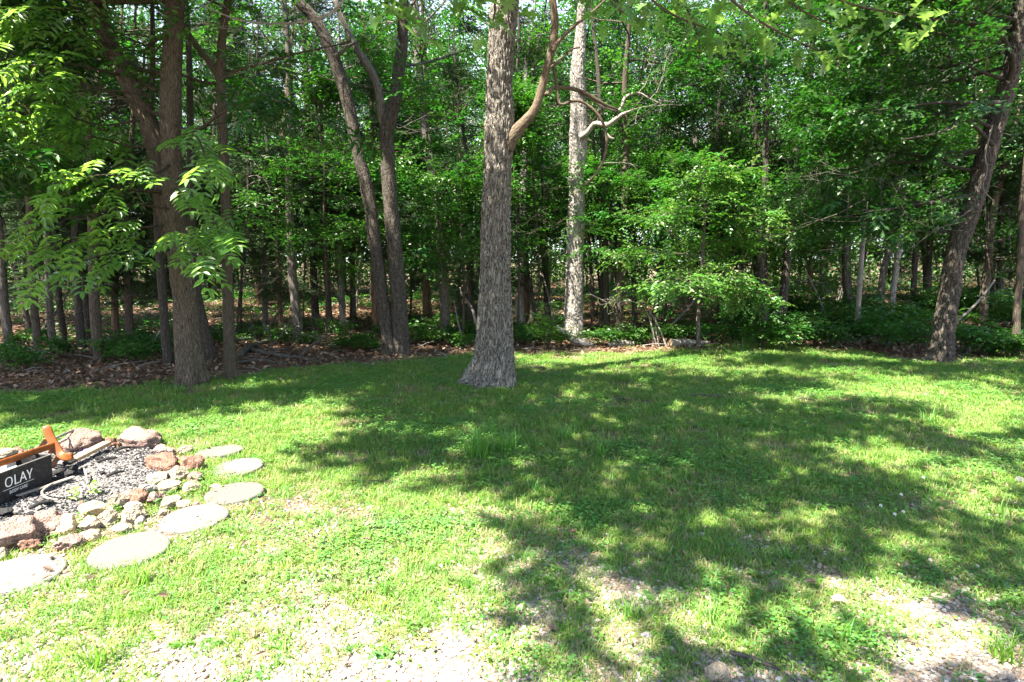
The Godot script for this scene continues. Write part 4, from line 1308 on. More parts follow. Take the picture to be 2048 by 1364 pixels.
	var hung := [[1690, 350, 9.6, "fan of bare grey twigs in front of the leaves left of the leaning trunk"], [1640, 440, 10.2, "sparse bare branch arching among leaves right of the layered sapling"], [1870, 460, 9.4, "tangle of bare twigs hanging close left of the leaning trunk"], [1130, 560, 15.5, "grey bare brush beside the pale dead trunk"], [90, 640, 11.2, "bare grey twigs low at the left edge of the wood"]]
	for h in hung:
		var p := at(h[0], h[1], h[2])
		t = thing("bare_branch", p, h[3], "branch")
		mb = Mesher.new()
		for k in 5: bare_twigs(mb, Vector3.ZERO, Vector3(rng.randf_range(-1.2, 0.9), rng.randf_range(-0.25, 0.4), rng.randfn(0, 0.4)), 0.8, 0.008, 2)
		mb.tube(PackedVector3Array([Vector3.ZERO, Vector3(0.5, 0.15, -0.3), Vector3(1.3, 0.5, -0.8)]), PackedFloat32Array([0.007, 0.009, 0.012]), 5)
		part("twigs", mb.mesh(), M.grey, t).set_meta("kind", "stuff")
	# the pale branch that crosses the top left of the picture
	t = thing("bare_branch", at(650, 30, 6.6), "long pale bare branch sagging across the top of the photo on the left", "branch")
	var sp := PackedVector3Array()
	for q in [[720, -60], [680, 10], [640, 36], [600, 44], [540, 47], [480, 40], [440, 26], [410, 12], [380, 5]]: sp.append(at(q[0], q[1], 6.6) - t.position)
	var sm := smooth_path(sp, PackedFloat32Array([0.016, 0.015, 0.013, 0.011, 0.010, 0.009, 0.007, 0.005, 0.003]), 0.06)
	mb = Mesher.new()
	mb.tube(sm[0], sm[1], 8)
	part("stem", mb.mesh(), M.deadwood, t)
	mb = Mesher.new()
	for q in [[600, 44], [540, 47], [480, 40], [640, 36], [520, 46], [430, 22]]:
		bare_twigs(mb, at(q[0], q[1], 6.6) - t.position, Vector3(rng.randf_range(-1, -0.2), rng.randf_range(-0.9, 0.4), rng.randfn(0, 0.3)), 0.4, 0.005, 2)
	part("twigs", mb.mesh(), M.deadwood, t).set_meta("kind", "stuff")

# ---------------------------------------------------------------- the lawn
func blade(mb: Mesher, p: Vector3, a: float, h: float, out: float, w: float) -> void:
	var d := Vector3(cos(a), 0, sin(a))
	var s := Vector3(-sin(a), 0, cos(a)) * w * 0.5
	var m := p + Vector3(0, h * 0.6, 0) + d * out * 0.35
	var t := p + Vector3(0, h * (1.0 - out * out / maxf(h * h, 1e-4) * 0.12), 0) + d * out
	mb.flat(p - s, m + s * 0.8, p + s)
	mb.flat(p - s, m - s * 0.8, m + s * 0.8)
	mb.flat(m - s * 0.8, t, m + s * 0.8)

func trefoil(mb: Mesher, p: Vector3, h: float, r: float) -> void:
	var tilt := Vector3(rng.randfn(0, 0.3), 1, rng.randfn(0, 0.3)).normalized()
	var top := p + Vector3(rng.randfn(0, 0.015), h, rng.randfn(0, 0.015))
	var a0 := rng.randf() * TAU
	for k in 3:
		var a := a0 + k * TAU / 3
		leaf(mb, top, Vector3(cos(a), rng.randf_range(-0.1, 0.2), sin(a)), tilt, r, r * 1.1, 0.1, 0.1)
	var s := Vector3(0.0012, 0, 0)
	mb.flat(p - s, top, p + s)

const STONES := [[40, 1155, 76, 0.02], [261, 1106, 70, 0.02], [390, 1042, 60, 0.02], [470, 991, 55, 0.03], [476, 939, 48, 0.01], [440, 907, 44, 0.0]]
var stone_at := []

func free_of_stones(x: float, z: float, margin: float) -> bool:
	for s in stone_at:
		if Vector2(x - s.x, z - s.z).length() < 0.205 + margin: return false
	return true

func lawn() -> void:
	for s in STONES: stone_at.append(ground(s[0], s[1]))
	var kinds := []
	for k in 4:
		var mb := Mesher.new()
		for i in 16:
			var p := Vector3(rng.randfn(0, 0.03), 0, rng.randfn(0, 0.03))
			var h := rng.randf_range(0.018, 0.055)
			blade(mb, p, rng.randf() * TAU, h, rng.randf_range(0.02, 0.075), rng.randf_range(0.0035, 0.006))
		kinds.append(mb.mesh())
	for k in 2:
		var mb := Mesher.new()
		for i in 9: trefoil(mb, Vector3(rng.randfn(0, 0.045), 0, rng.randfn(0, 0.045)), rng.randf_range(0.015, 0.05), rng.randf_range(0.008, 0.013))
		kinds.append(mb.mesh())
	var wb := Mesher.new()         # broad-leaved weed
	for i in 9:
		var a := i * 2.4
		leaf(wb, Vector3.ZERO, Vector3(cos(a), 0.55, sin(a)), Vector3.UP, rng.randf_range(0.04, 0.075), 0.022, 0.15, 0.3)
	kinds.append(wb.mesh())
	var xf := []; var cols := []
	for k in kinds.size():
		xf.append([]); cols.append(PackedColorArray())
	var green_a := Color(0.180, 0.305, 0.050)
	for k in 118000:
		var d := 1.7 + 13.4 * rng.randf()
		var x := rng.randf_range(-1.0, 1.0) * (d * 0.95 + 0.7)
		if x * x + (d - 0.0) * (d - 0.0) < 2.0: continue
		if not on_lawn(x, -d): continue
		if not free_of_stones(x, -d, -0.018): continue
		if Geometry2D.is_point_in_polygon(Vector2(x, -d), PIT): continue
		var b := patch_noise.get_noise_2d(x * 1.4, -d * 1.4) + 0.5 * patch_noise.get_noise_2d(x * 5.0, -d * 5.0)
		var thin := 0.05 + 0.14 * smoothstep(6.0, 2.6, d) + 0.42 * smoothstep(2.9, 2.1, d) - 0.14 * smoothstep(-0.6, 0.4, x) * smoothstep(5.0, 3.5, d) + 0.22 * (edge_noise.get_noise_2d(x, -d))
		if b * 0.75 < -0.36 + thin + rng.randf_range(-0.35, 0.62): continue
		var clover := patch_noise.get_noise_2d(x * 1.3 + 200.0, -d * 1.3)
		var kind := rng.randi() % 4
		if clover + 0.26 * rng.randfn() > 0.40: kind = 4 + rng.randi() % 2
		elif rng.randf() < 0.025: kind = 6
		var s := rng.randf_range(0.75, 1.3) * (1.0 + 0.03 * d) * lerpf(0.8, 1.0, smoothstep(2.5, 5.5, d))
		xf[kind].append(upright(Vector3(x, height(x, -d) - 0.003, -d), s, 0.12))
		var c := green(green_a, 0.25)
		if kind > 3: c = green(Color(0.14, 0.29, 0.055), 0.15)
		elif rng.randf() < 0.2: c = Color(0.34, 0.30, 0.15) * rng.randf_range(0.7, 1.2)
		cols[kind].append(c)
	var what := ["short green lawn grass", "short lawn grass in sun and shade", "fine lawn grass", "tufted lawn grass", "clover growing through the grass", "small-leaved clover in the grass", "broad-leaved weeds in the grass"]
	for k in kinds.size():
		tag(many("grass" if k < 4 else "clover" if k < 6 else "lawn_weeds", kinds[k], M.grass, self, xf[k], cols[k]), what[k], "grass" if k < 4 else "clover" if k < 6 else "weeds")
	# big single tufts
	var tufts := [[955, 918, 0.34, 120], [1010, 908, 0.27, 80], [1200, 915, 0.22, 40], [985, 870, 0.2, 30], [1130, 880, 0.22, 30], [285, 1170, 0.16, 40], [195, 1335, 0.16, 34], [2005, 1320, 0.15, 46], [1070, 985, 0.16, 18], [1860, 850, 0.24, 40], [780, 1195, 0.12, 14], [860, 1150, 0.12, 16], [935, 1180, 0.12, 14],
		[1490, 700, 0.45, 40], [1540, 698, 0.4, 36], [1470, 702, 0.35, 30], [1990, 960, 0.16, 16], [2000, 1040, 0.22, 10], [165, 830, 0.2, 22], [1260, 1240, 0.12, 18], [1420, 1240, 0.13, 16], [1700, 1290, 0.2, 14]]
	var words := ["large dark grass tuft in the shade at the middle of the lawn", "dark tuft touching the large one on its right", "dark grass tuft right of the middle pair, in the shade", "small tuft between the big oak and the large dark tuft", "upright tuft on the shade's sunny fleck right of the centre", "yellow-green tuft below the second stepping stone", "bright tuft at the bottom left corner", "yellow-green tuft at the bottom right corner", "tall thin tuft at the border of sun and shade",
		"spreading tuft near the right-hand band of sun", "small tuft in bare soil left of the lawn's sunny middle", "small tuft in the sunny middle of the lawn", "little upright tuft right of the sunny bare patch", "tall arching grass at the wood edge, middle clump", "tall arching grass at the wood edge, right clump", "tall arching grass at the wood edge, left clump", "tuft in the bright band at the right edge", "single bent stalks at the right edge of the lawn", "tall tuft in the shade behind the fire pit", "fine tuft in the bottom middle by the gravel", "thin arching tuft in the gravelly shade", "thin tuft in the sun at the bottom right"]
	for i in tufts.size():
		var r: Array = tufts[i]
		var mb := Mesher.new()
		for k in r[3]:
			var h: float = r[2] * rng.randf_range(0.5, 1.05)
			blade(mb, Vector3(rng.randfn(0, r[2] * 0.14), -0.01, rng.randfn(0, r[2] * 0.14)), rng.randf() * TAU, h, h * rng.randf_range(0.2, 1.0), 0.0075)
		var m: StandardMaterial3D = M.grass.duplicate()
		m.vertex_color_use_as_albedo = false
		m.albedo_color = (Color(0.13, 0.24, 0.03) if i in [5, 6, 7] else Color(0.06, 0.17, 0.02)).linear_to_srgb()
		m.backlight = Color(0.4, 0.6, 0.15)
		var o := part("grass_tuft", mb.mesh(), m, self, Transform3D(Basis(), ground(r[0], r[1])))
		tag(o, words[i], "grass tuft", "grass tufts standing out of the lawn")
	gravel()

func pebble_mesh(sd: int) -> ArrayMesh:
	return rock_mesh(sd, 0, Vector3(1, 0.7, 1), 0.25, 5)

func gravel() -> void:
	var xf := [[], [], []]; var cols := [PackedColorArray(), PackedColorArray(), PackedColorArray()]
	var shades := [Color(0.36, 0.31, 0.27), Color(0.28, 0.235, 0.20), Color(0.42, 0.385, 0.35), Color(0.22, 0.155, 0.115), Color(0.19, 0.185, 0.18), Color(0.32, 0.23, 0.17)]
	for k in 80000:
		var d := 1.7 + 3.6 * pow(rng.randf(), 1.5)
		var x := rng.randf_range(-1.0, 1.0) * (d * 0.95 + 0.5)
		var b := patch_noise.get_noise_2d(x * 1.4, -d * 1.4) + 0.3 * patch_noise.get_noise_2d(x * 5.0, -d * 5.0)
		if rng.randf() < smoothstep(2.4, 4.9, d) + b * 0.55 + 0.25 * smoothstep(-0.4, 0.6, x): continue
		if not free_of_stones(x, -d, 0.0) or Geometry2D.is_point_in_polygon(Vector2(x, -d), PIT): continue
		var s := rng.randf_range(0.005, 0.013) * (1.6 if rng.randf() < 0.06 else 1.0)
		var j := rng.randi() % 3
		xf[j].append(Transform3D(Basis.from_euler(Vector3(rng.randf_range(-0.6, 0.6), rng.randf() * TAU, rng.randf_range(-0.6, 0.6))) * Basis.from_scale(Vector3(s, s * 0.7, s)), Vector3(x, height(x, -d) + s * 0.25, -d)))
		cols[j].append(shades[rng.randi() % 6] * rng.randf_range(0.75, 1.2))
	for j in 3:
		tag(many("gravel", pebble_mesh(70 + j), M.bits, self, xf[j], cols[j]), ["pale gravel scattered along the near edge of the lawn", "angular gravel among the thin grass", "small pinkish gravel stones near the viewer"][j], "gravel")

# ---------------------------------------------------------------- stones
var icos := {}
func icosphere(level: int) -> Array:
	if icos.has(level): return icos[level]
	var t := (1.0 + sqrt(5.0)) / 2.0
	var v := [Vector3(-1, t, 0), Vector3(1, t, 0), Vector3(-1, -t, 0), Vector3(1, -t, 0), Vector3(0, -1, t), Vector3(0, 1, t), Vector3(0, -1, -t), Vector3(0, 1, -t), Vector3(t, 0, -1), Vector3(t, 0, 1), Vector3(-t, 0, -1), Vector3(-t, 0, 1)]
	for i in 12: v[i] = v[i].normalized()
	var f := [[0, 11, 5], [0, 5, 1], [0, 1, 7], [0, 7, 10], [0, 10, 11], [1, 5, 9], [5, 11, 4], [11, 10, 2], [10, 7, 6], [7, 1, 8], [3, 9, 4], [3, 4, 2], [3, 2, 6], [3, 6, 8], [3, 8, 9], [4, 9, 5], [2, 4, 11], [6, 2, 10], [8, 6, 7], [9, 8, 1]]
	for l in level:
		var mid := {}
		var g := []
		for q in f:
			var m := []
			for k in 3:
				var a: int = mini(q[k], q[(k + 1) % 3]); var b: int = maxi(q[k], q[(k + 1) % 3])
				var key := a * 100000 + b
				if not mid.has(key):
					mid[key] = v.size()
					v.append(((v[a] + v[b]) / 2).normalized())
				m.append(mid[key])
			g.append_array([[q[0], m[0], m[2]], [q[1], m[1], m[0]], [q[2], m[2], m[1]], [m[0], m[1], m[2]]])
		f = g
	icos[level] = [v, f]
	return icos[level]

# a stone: a ball cut by random planes, then roughened
func rock_mesh(sd: int, level: int, scale: Vector3, rough: float, cuts := 9, facets := false) -> ArrayMesh:
	var r := RandomNumberGenerator.new()
	r.seed = sd * 7919 + 13
	var f := noise(1.3, FastNoiseLite.TYPE_SIMPLEX_SMOOTH, 4, sd)
	var planes := []
	for k in cuts:
		var n := Vector3(r.randfn(), r.randfn() * 0.8, r.randfn()).normalized()
		planes.append([n, r.randf_range(0.5, 0.85)])
	var ico := icosphere(level)
	var mb := Mesher.new()
	var pts := []
	for p: Vector3 in ico[0]:
		var q := p
		for pl in planes:
			var o: float = q.dot(pl[0]) - pl[1]
			if o > 0: q -= pl[0] * o * 0.92
		q += p * f.get_noise_3dv(p * 1.2) * rough + p * f.get_noise_3dv(p * 4.0 + Vector3.ONE) * rough * 0.3
		pts.append(q * scale)
	if facets or level == 0:
		for t in ico[1]: mb.flat(pts[t[0]], pts[t[2]], pts[t[1]])
	else:
		for p in pts: mb.vert(p, Vector2(p.x, p.z))
		for t in ico[1]: mb.tri(t[0], t[2], t[1])
	return mb.mesh()

func fire_pit() -> void:
	# the bed of ash, slightly hollow
	var mb := Mesher.new()
	var mid := Vector2.ZERO
	for p in PIT: mid += p
	mid /= PIT.size()
	var rings := 16
	var dense := PackedVector2Array()
	for i in PIT.size():
		for k in 8: dense.append(PIT[i].lerp(PIT[(i + 1) % PIT.size()], k / 8.0))
	var f := noise(2.2, FastNoiseLite.TYPE_SIMPLEX_SMOOTH, 4, 77)
	for i in rings + 1:
		var s := float(i) / rings
		for p in dense:
			var q := mid.lerp(p, s)
			mb.vert(Vector3(q.x, height(q.x, q.y) + (0.035 + f.get_noise_2d(q.x, q.y) * 0.03) * (1.0 - pow(s, 6.0)) + 0.004, q.y), q)
	var n := dense.size()
	for i in rings:
		for k in n:
			var a := i * n + k; var b := i * n + (k + 1) % n
			mb.tri(a, a + n, b); mb.tri(b, a + n, b + n)
	part("ash_bed", mb.mesh(), M.ash, self).set_meta("kind", "structure")
	var ash_h := func(x: float, z: float) -> float:
		return height(x, z) + 0.039 + f.get_noise_2d(x, z) * 0.03
	# flakes of charcoal and ash
	var cb := rock_mesh(81, 0, Vector3(1, 0.45, 0.55), 0.3, 5)
	var xf := [[], []]; var cols := [PackedColorArray(), PackedColorArray()]
	var lo := Vector2(-7, -8); var hi := Vector2(-1, -2.5)
	var tries := 0
	while tries < 90000:
		tries += 1
		var p := Vector2(rng.randf_range(lo.x, hi.x), rng.randf_range(lo.y, hi.y))
		if not Geometry2D.is_point_in_polygon(p, PIT): continue
		var black := rng.randf() < 0.56 + 0.5 * f.get_noise_2d(p.x * 0.7 + 9.0, p.y * 0.7)
		var j := 0 if black else 1
		var s := rng.randf_range(0.004, 0.015) * (1.5 if black and rng.randf() < 0.1 else 1.0)
		xf[j].append(Transform3D(Basis.from_euler(Vector3(rng.randfn(0, 0.4), rng.randf() * TAU, rng.randfn(0, 0.4))) * s, Vector3(p.x, ash_h.call(p.x, p.y) + s * 0.15, p.y)))
		cols[j].append(Color(0.016, 0.016, 0.019) * rng.randf_range(0.5, 2.2) if black else Color(0.23, 0.22, 0.22) * rng.randf_range(0.5, 1.5))
	tag(many("charcoal", cb, M.bits, self, xf[0], cols[0]), "black charcoal flakes strewn over the fire pit", "charcoal")
	tag(many("ash_flakes", cb, M.bits, self, xf[1], cols[1]), "pale grey ash flakes between the charcoal", "ash")

	# the ring of stones: x, y, width, height in the picture; material; how it looks
	var R := [
		[283, 880, 78, 40, "pink", 3, "largest pale pink boulder at the back of the fire ring"],
		[216, 889, 48, 22, "red", 4, "reddish stone between the two pale boulders at the back"],
		[160, 888, 70, 42, "pink", 5, "rough pale boulder right behind the broken chair arm"],
		[329, 901, 40, 22, "pink", 6, "pinkish stone just below the largest boulder"],
		[373, 902, 29, 18, "white", 7, "small white stone left of the farthest stepping stone"],
		[332, 928, 74, 36, "red", 8, "long pointed pinkish brown stone on the right of the ring"],
		[388, 927, 42, 36, "red", 9, "reddish upright stone beside the pointed one"],
		[354, 951, 52, 34, "white", 10, "white rounded stone below the pointed brown stone"],
		[318, 960, 50, 28, "white", 11, "white stone at the inner side of the ring's right end"],
		[391, 957, 26, 21, "pink", 12, "small pink stone at the ring's right tip"],
		[387, 973, 38, 28, "yellow", 13, "yellowish stone with an ochre stain at the ring's right tip"],
		[334, 973, 58, 25, "white", 14, "flat white slab stone leaning on the right of the ring"],
		[297, 978, 32, 25, "grey", 15, "speckled grey stone left of the white slab"],
		[283, 997, 36, 30, "red", 16, "red-brown blocky stone amid pale ones"],
		[256, 994, 30, 20, "pink", 17, "pale pink stone left of the red-brown block"],
		[315, 997, 30, 26, "pink", 18, "pinkish white stone right of the red-brown block"],
		[341, 1005, 38, 26, "white", 19, "white stone with a flat top near the third stepping stone"],
		[237, 1007, 32, 32, "white", 20, "cream rounded stone below the pale pink one"],
		[270, 1013, 38, 15, "grey", 21, "thin grey slab above the white wedge stone"],
		[265, 1031, 46, 32, "white", 22, "white wedge stone with a shaded olive side"],
		[193, 1021, 62, 28, "yellow", 23, "long cream slab along the front of the ring"],
		[217, 1038, 46, 26, "white", 24, "white angular stone below the long slab"],
		[180, 1050, 38, 32, "white", 25, "rounded white stone standing at the front of the ring"],
		[178, 1073, 38, 22, "yellow", 26, "yellow-white stone under the rounded front one"],
		[135, 1052, 42, 36, "yellow", 27, "cream and ochre stone left of the rounded front one"],
		[95, 1053, 58, 42, "pink", 28, "large pale pink stone on the left of the front row"],
		[30, 1074, 74, 50, "pink", 29, "biggest rough brown and pink rock at the left end of the front row"],
		[142, 1089, 42, 26, "pink", 30, "flat pink slab below the front row"],
		[368, 1011, 26, 24, "yellow", 31, "small yellowish stone by the third stepping stone"],
		[393, 1010, 22, 12, "pink", 32, "little pink stone on the edge of the third stepping stone"],
		[420, 1010, 32, 12, "white", 33, "flat white stone between the third and fourth stepping stones"],
		[436, 977, 36, 16, "white", 34, "pale flat stone just behind the fourth stepping stone"],
		[243, 1058, 36, 18, "white", 35, "pale flat stone sunk in grass below the wedge"],
		[279, 1041, 18, 14, "grey", 36, "small grey stone right of the white wedge"],
		[329, 1026, 20, 15, "white", 37, "small white stone above the second stepping stone"],
		[10, 914, 60, 22, "white", 38, "white stone behind the black box at the left edge"],
		[36, 905, 26, 14, "red", 39, "dark red stone at the back left of the pit"],
		[104, 900, 34, 20, "grey", 40, "grey stone behind the chair arm's struts"],
		[4, 1112, 22, 20, "white", 41, "white stone at the left edge above the nearest stepping stone"],
		[62, 1030, 30, 12, "grey", 42, "pale ash-covered stone by the lower edge of the pit"],
		[58, 1090, 34, 22, "red", 43, "dark brown stone in the gap beside the biggest front rock"],
	]
	for q in R:
		var p := ground(q[0], q[1] + q[3] * 0.35)
		var d := EYE.distance_to(p)
		var w: float = q[2] * d / FOCAL * 0.5
		var h: float = q[3] * d / FOCAL * 0.58
		var sc := Vector3(w * 0.94, h * 0.94, minf(w, h * 1.3))
		var facets: bool = q[4] in ["white", "yellow", "grey"]
		var o := part("rock", rock_mesh(q[5], 3, sc, 0.16 if facets else 0.3, 11 if facets else 6, facets), M["rock_" + q[4]], self, Transform3D(Basis(Vector3.UP, rng.randf_range(-0.5, 0.5)), p + Vector3(0, h * 0.5, 0)))
		tag(o, q[6], "rock", "stones around the fire pit")
	# round stepping stones
	var words := ["nearest stepping stone, cut off by the left edge of the photo", "large round stepping stone right of the nearest one", "stepping stone with a small dark hole in its middle", "stepping stone with a dark oval hole at its left rim", "clean white stepping stone just beyond the one with an oval hole", "farthest stepping stone, tilted and seen almost edge-on"]
	for i in 6:
		var p: Vector3 = ground(STONES[i][0], STONES[i][1])
		var t := thing("stepping_stone", p + Vector3(0, -0.02, 0), words[i], "stepping stone", "round concrete stepping stones around the fire pit")
		var tilt := Basis(Vector3(0, 0, 1), 0.02 * i - 0.05) * Basis(Vector3(1, 0, 0), [0.03, 0.05, 0.04, 0.02, 0.05, -0.05][i])
		var sb := Mesher.new()
		var prof := [[0.0, 0.052], [0.10, 0.053], [0.185, 0.052], [0.197, 0.049], [0.2025, 0.042], [0.204, 0.03], [0.204, 0.0], [0.204, -0.02]]
		for r in prof.size():
			for k in 49:
				var a := TAU * k / 48
				var wob: float = 1.0 + 0.006 * sin(a * 3 + i) + 0.004 * sin(a * 7 + 2 * i)
				sb.vert(Vector3(cos(a) * prof[r][0] * wob, prof[r][1], sin(a) * prof[r][0] * wob), Vector2.ZERO)
		for r in prof.size() - 1:
			for k in 48:
				var a := r * 49 + k; var b := a + 49
				sb.tri(a, a + 1, b); sb.tri(a + 1, b + 1, b)
		var sm_i: StandardMaterial3D = M.concrete.duplicate()
		sm_i.uv1_offset = Vector3(i * 0.37, i * 0.21, i * 0.53)
		sm_i.albedo_color = Color(1, 1, 1) * [1.0, 0.93, 0.97, 0.9, 1.0, 0.95][i]
		part("slab", sb.mesh(), sm_i, t, Transform3D(tilt, Vector3.ZERO))
		if i in [2, 3]:
			var hb := Mesher.new()
			hb.tube(PackedVector3Array([Vector3(0, 0.05, 0), Vector3(0, 0.0545, 0)]), PackedFloat32Array([0.007, 0.007]) if i == 2 else PackedFloat32Array([0.012, 0.012]), 12)
			part("hole", hb.mesh(), M.hole, t, Transform3D(tilt, Vector3.ZERO) * Transform3D(Basis.from_scale(Vector3(1, 1, 0.6 if i == 3 else 1.0)), Vector3(0.02, 0, 0.0) if i == 2 else Vector3(-0.14, 0, 0.0)))
	black_box(ash_h)
	broken_chair()
	# boards and strips in the ash
	var board := func(called: String, label: String, a: Vector3, b: Vector3, w: float, th: float, m: Material, cat := "board") -> Node3D:
		var t := thing(called, (a + b) / 2, label, cat)
		var x: Vector3 = (b - a).normalized()
		var z := x.cross(Vector3.UP).normalized()
		var bm := Mesher.new()
		bm.box(Transform3D(Basis(x, z.cross(x), z), Vector3.ZERO), Vector3(a.distance_to(b), th, w), 0.004)
		part("plank", bm.mesh(), m, t)
		return t
	var A := func(px, py, up): return ground(px, py) + Vector3(0, up, 0)
	var cb2: Node3D = board.call("charred_board", "short board with one charred black end lying on the ash", A.call(147, 940, 0.085), A.call(216, 907, 0.10), 0.075, 0.032, M.board)
	var x: Vector3 = (A.call(216, 907, 0.10) - A.call(147, 940, 0.085)).normalized()
	var z := x.cross(Vector3.UP).normalized()
	var bm := Mesher.new()
	bm.box(Transform3D(Basis(x, z.cross(x), z), A.call(144, 941.5, 0.083) - cb2.position), Vector3(0.12, 0.034, 0.073), 0.012)
	part("charred_end", bm.mesh(), M.char, cb2)
	board.call("ash_strip", "long flat strip of wood coated in pale ash in front of the black box", A.call(36, 1012, 0.075), A.call(150, 972, 0.075), 0.035, 0.012, M.weathered)
	board.call("burnt_stick", "thin burnt stick lying right of the charred board", A.call(262, 943, 0.08), A.call(290, 941, 0.08), 0.008, 0.008, M.char, "stick")
	stick("curved_strip", "pale curled strip of bark in the ash below the box", "strip", [A.call(108, 990, 0.09), A.call(90, 1000, 0.08), A.call(86, 1008, 0.075), A.call(98, 1016, 0.07), A.call(118, 1019, 0.07)], [0.006, 0.008, 0.008, 0.008, 0.005], M.weathered)
	stick("curved_strip", "short upright pale splinter in the ash right of the box", "strip", [A.call(176, 983, 0.06), A.call(174, 973, 0.1), A.call(170, 966, 0.12)], [0.007, 0.008, 0.004], M.weathered)
	var burnt := [[196, 938, 236, 930, "upper"], [214, 968, 250, 958, "lower"], [60, 1034, 100, 1022, "nearest"], [230, 915, 262, 908, "farthest"]]
	for q in burnt:
		stick("charred_stick", "charred black stick lying in the ash, the %s of four" % q[4], "stick", [A.call(q[0], q[1], 0.06), A.call((q[0] + q[2]) / 2.0, (q[1] + q[3]) / 2.0, 0.075), A.call(q[2], q[3], 0.065)], [0.012, 0.014, 0.008], M.char, "charred sticks in the fire pit")
	var lumps := [[110, 962, 0.045], [125, 955, 0.04], [138, 962, 0.05], [118, 972, 0.04], [150, 950, 0.035], [100, 1020, 0.03], [64, 1046, 0.03], [10, 1040, 0.05], [200, 930, 0.03], [205, 960, 0.025]]
	for i in lumps.size():
		var o := part("charcoal_lump", rock_mesh(90 + i, 2, Vector3(1.2, 0.6, 0.9) * lumps[i][2], 0.3, 8, true), M.char, self, Transform3D(Basis(), A.call(lumps[i][0], lumps[i][1], 0.06)))
		tag(o, "black charcoal lump, %s" % ["touching the right end of the black box", "behind the box's right corner, upper one", "right-hand one of the group beside the box", "lower one beside the box corner", "nearest the charred board's black end", "below the long ash strip", "at the pit's front edge by pale stones", "at the left edge under the box", "right of the charred board", "alone in the middle of the ash"][i], "charcoal lump", "lumps of charcoal in the fire pit")
	for i in 2:
		var p: Vector3 = A.call([152, 189][i], [1012, 1000][i], 0.045)
		var wm := Mesher.new()
		for k in 9:
			var a := k * 2.4
			leaf(wm, Vector3(0, 0.01 * k, 0), Vector3(cos(a), 0.7, sin(a)), Vector3.UP, rng.randf_range(0.035, 0.065), 0.025, 0.15, 0.25)
		var m: StandardMaterial3D = M.grass.duplicate()
		m.vertex_color_use_as_albedo = false
		m.albedo_color = Color(0.10, 0.25, 0.015).linear_to_srgb()
		tag(part("weed", wm.mesh(), m, self, Transform3D(Basis(), p)), ["bright green weed sprouting from the ash near the front stones", "pale wilting weed in the ash behind the bright one"][i], "weed")
	for i in 2:
		var vm := Mesher.new()
		vm.box(Transform3D(Basis.from_euler(Vector3(0.3, 0.6, 0.4)), Vector3.ZERO), Vector3(0.03, 0.004, 0.018), 0.001)
		tag(part("plastic_scrap", vm.mesh(), M.violet, self, Transform3D(Basis(), A.call([165, 172][i], [922, 917][i], 0.08))), ["left scrap of violet plastic beside the charred board", "right scrap of violet plastic beside the charred board"][i], "scrap")

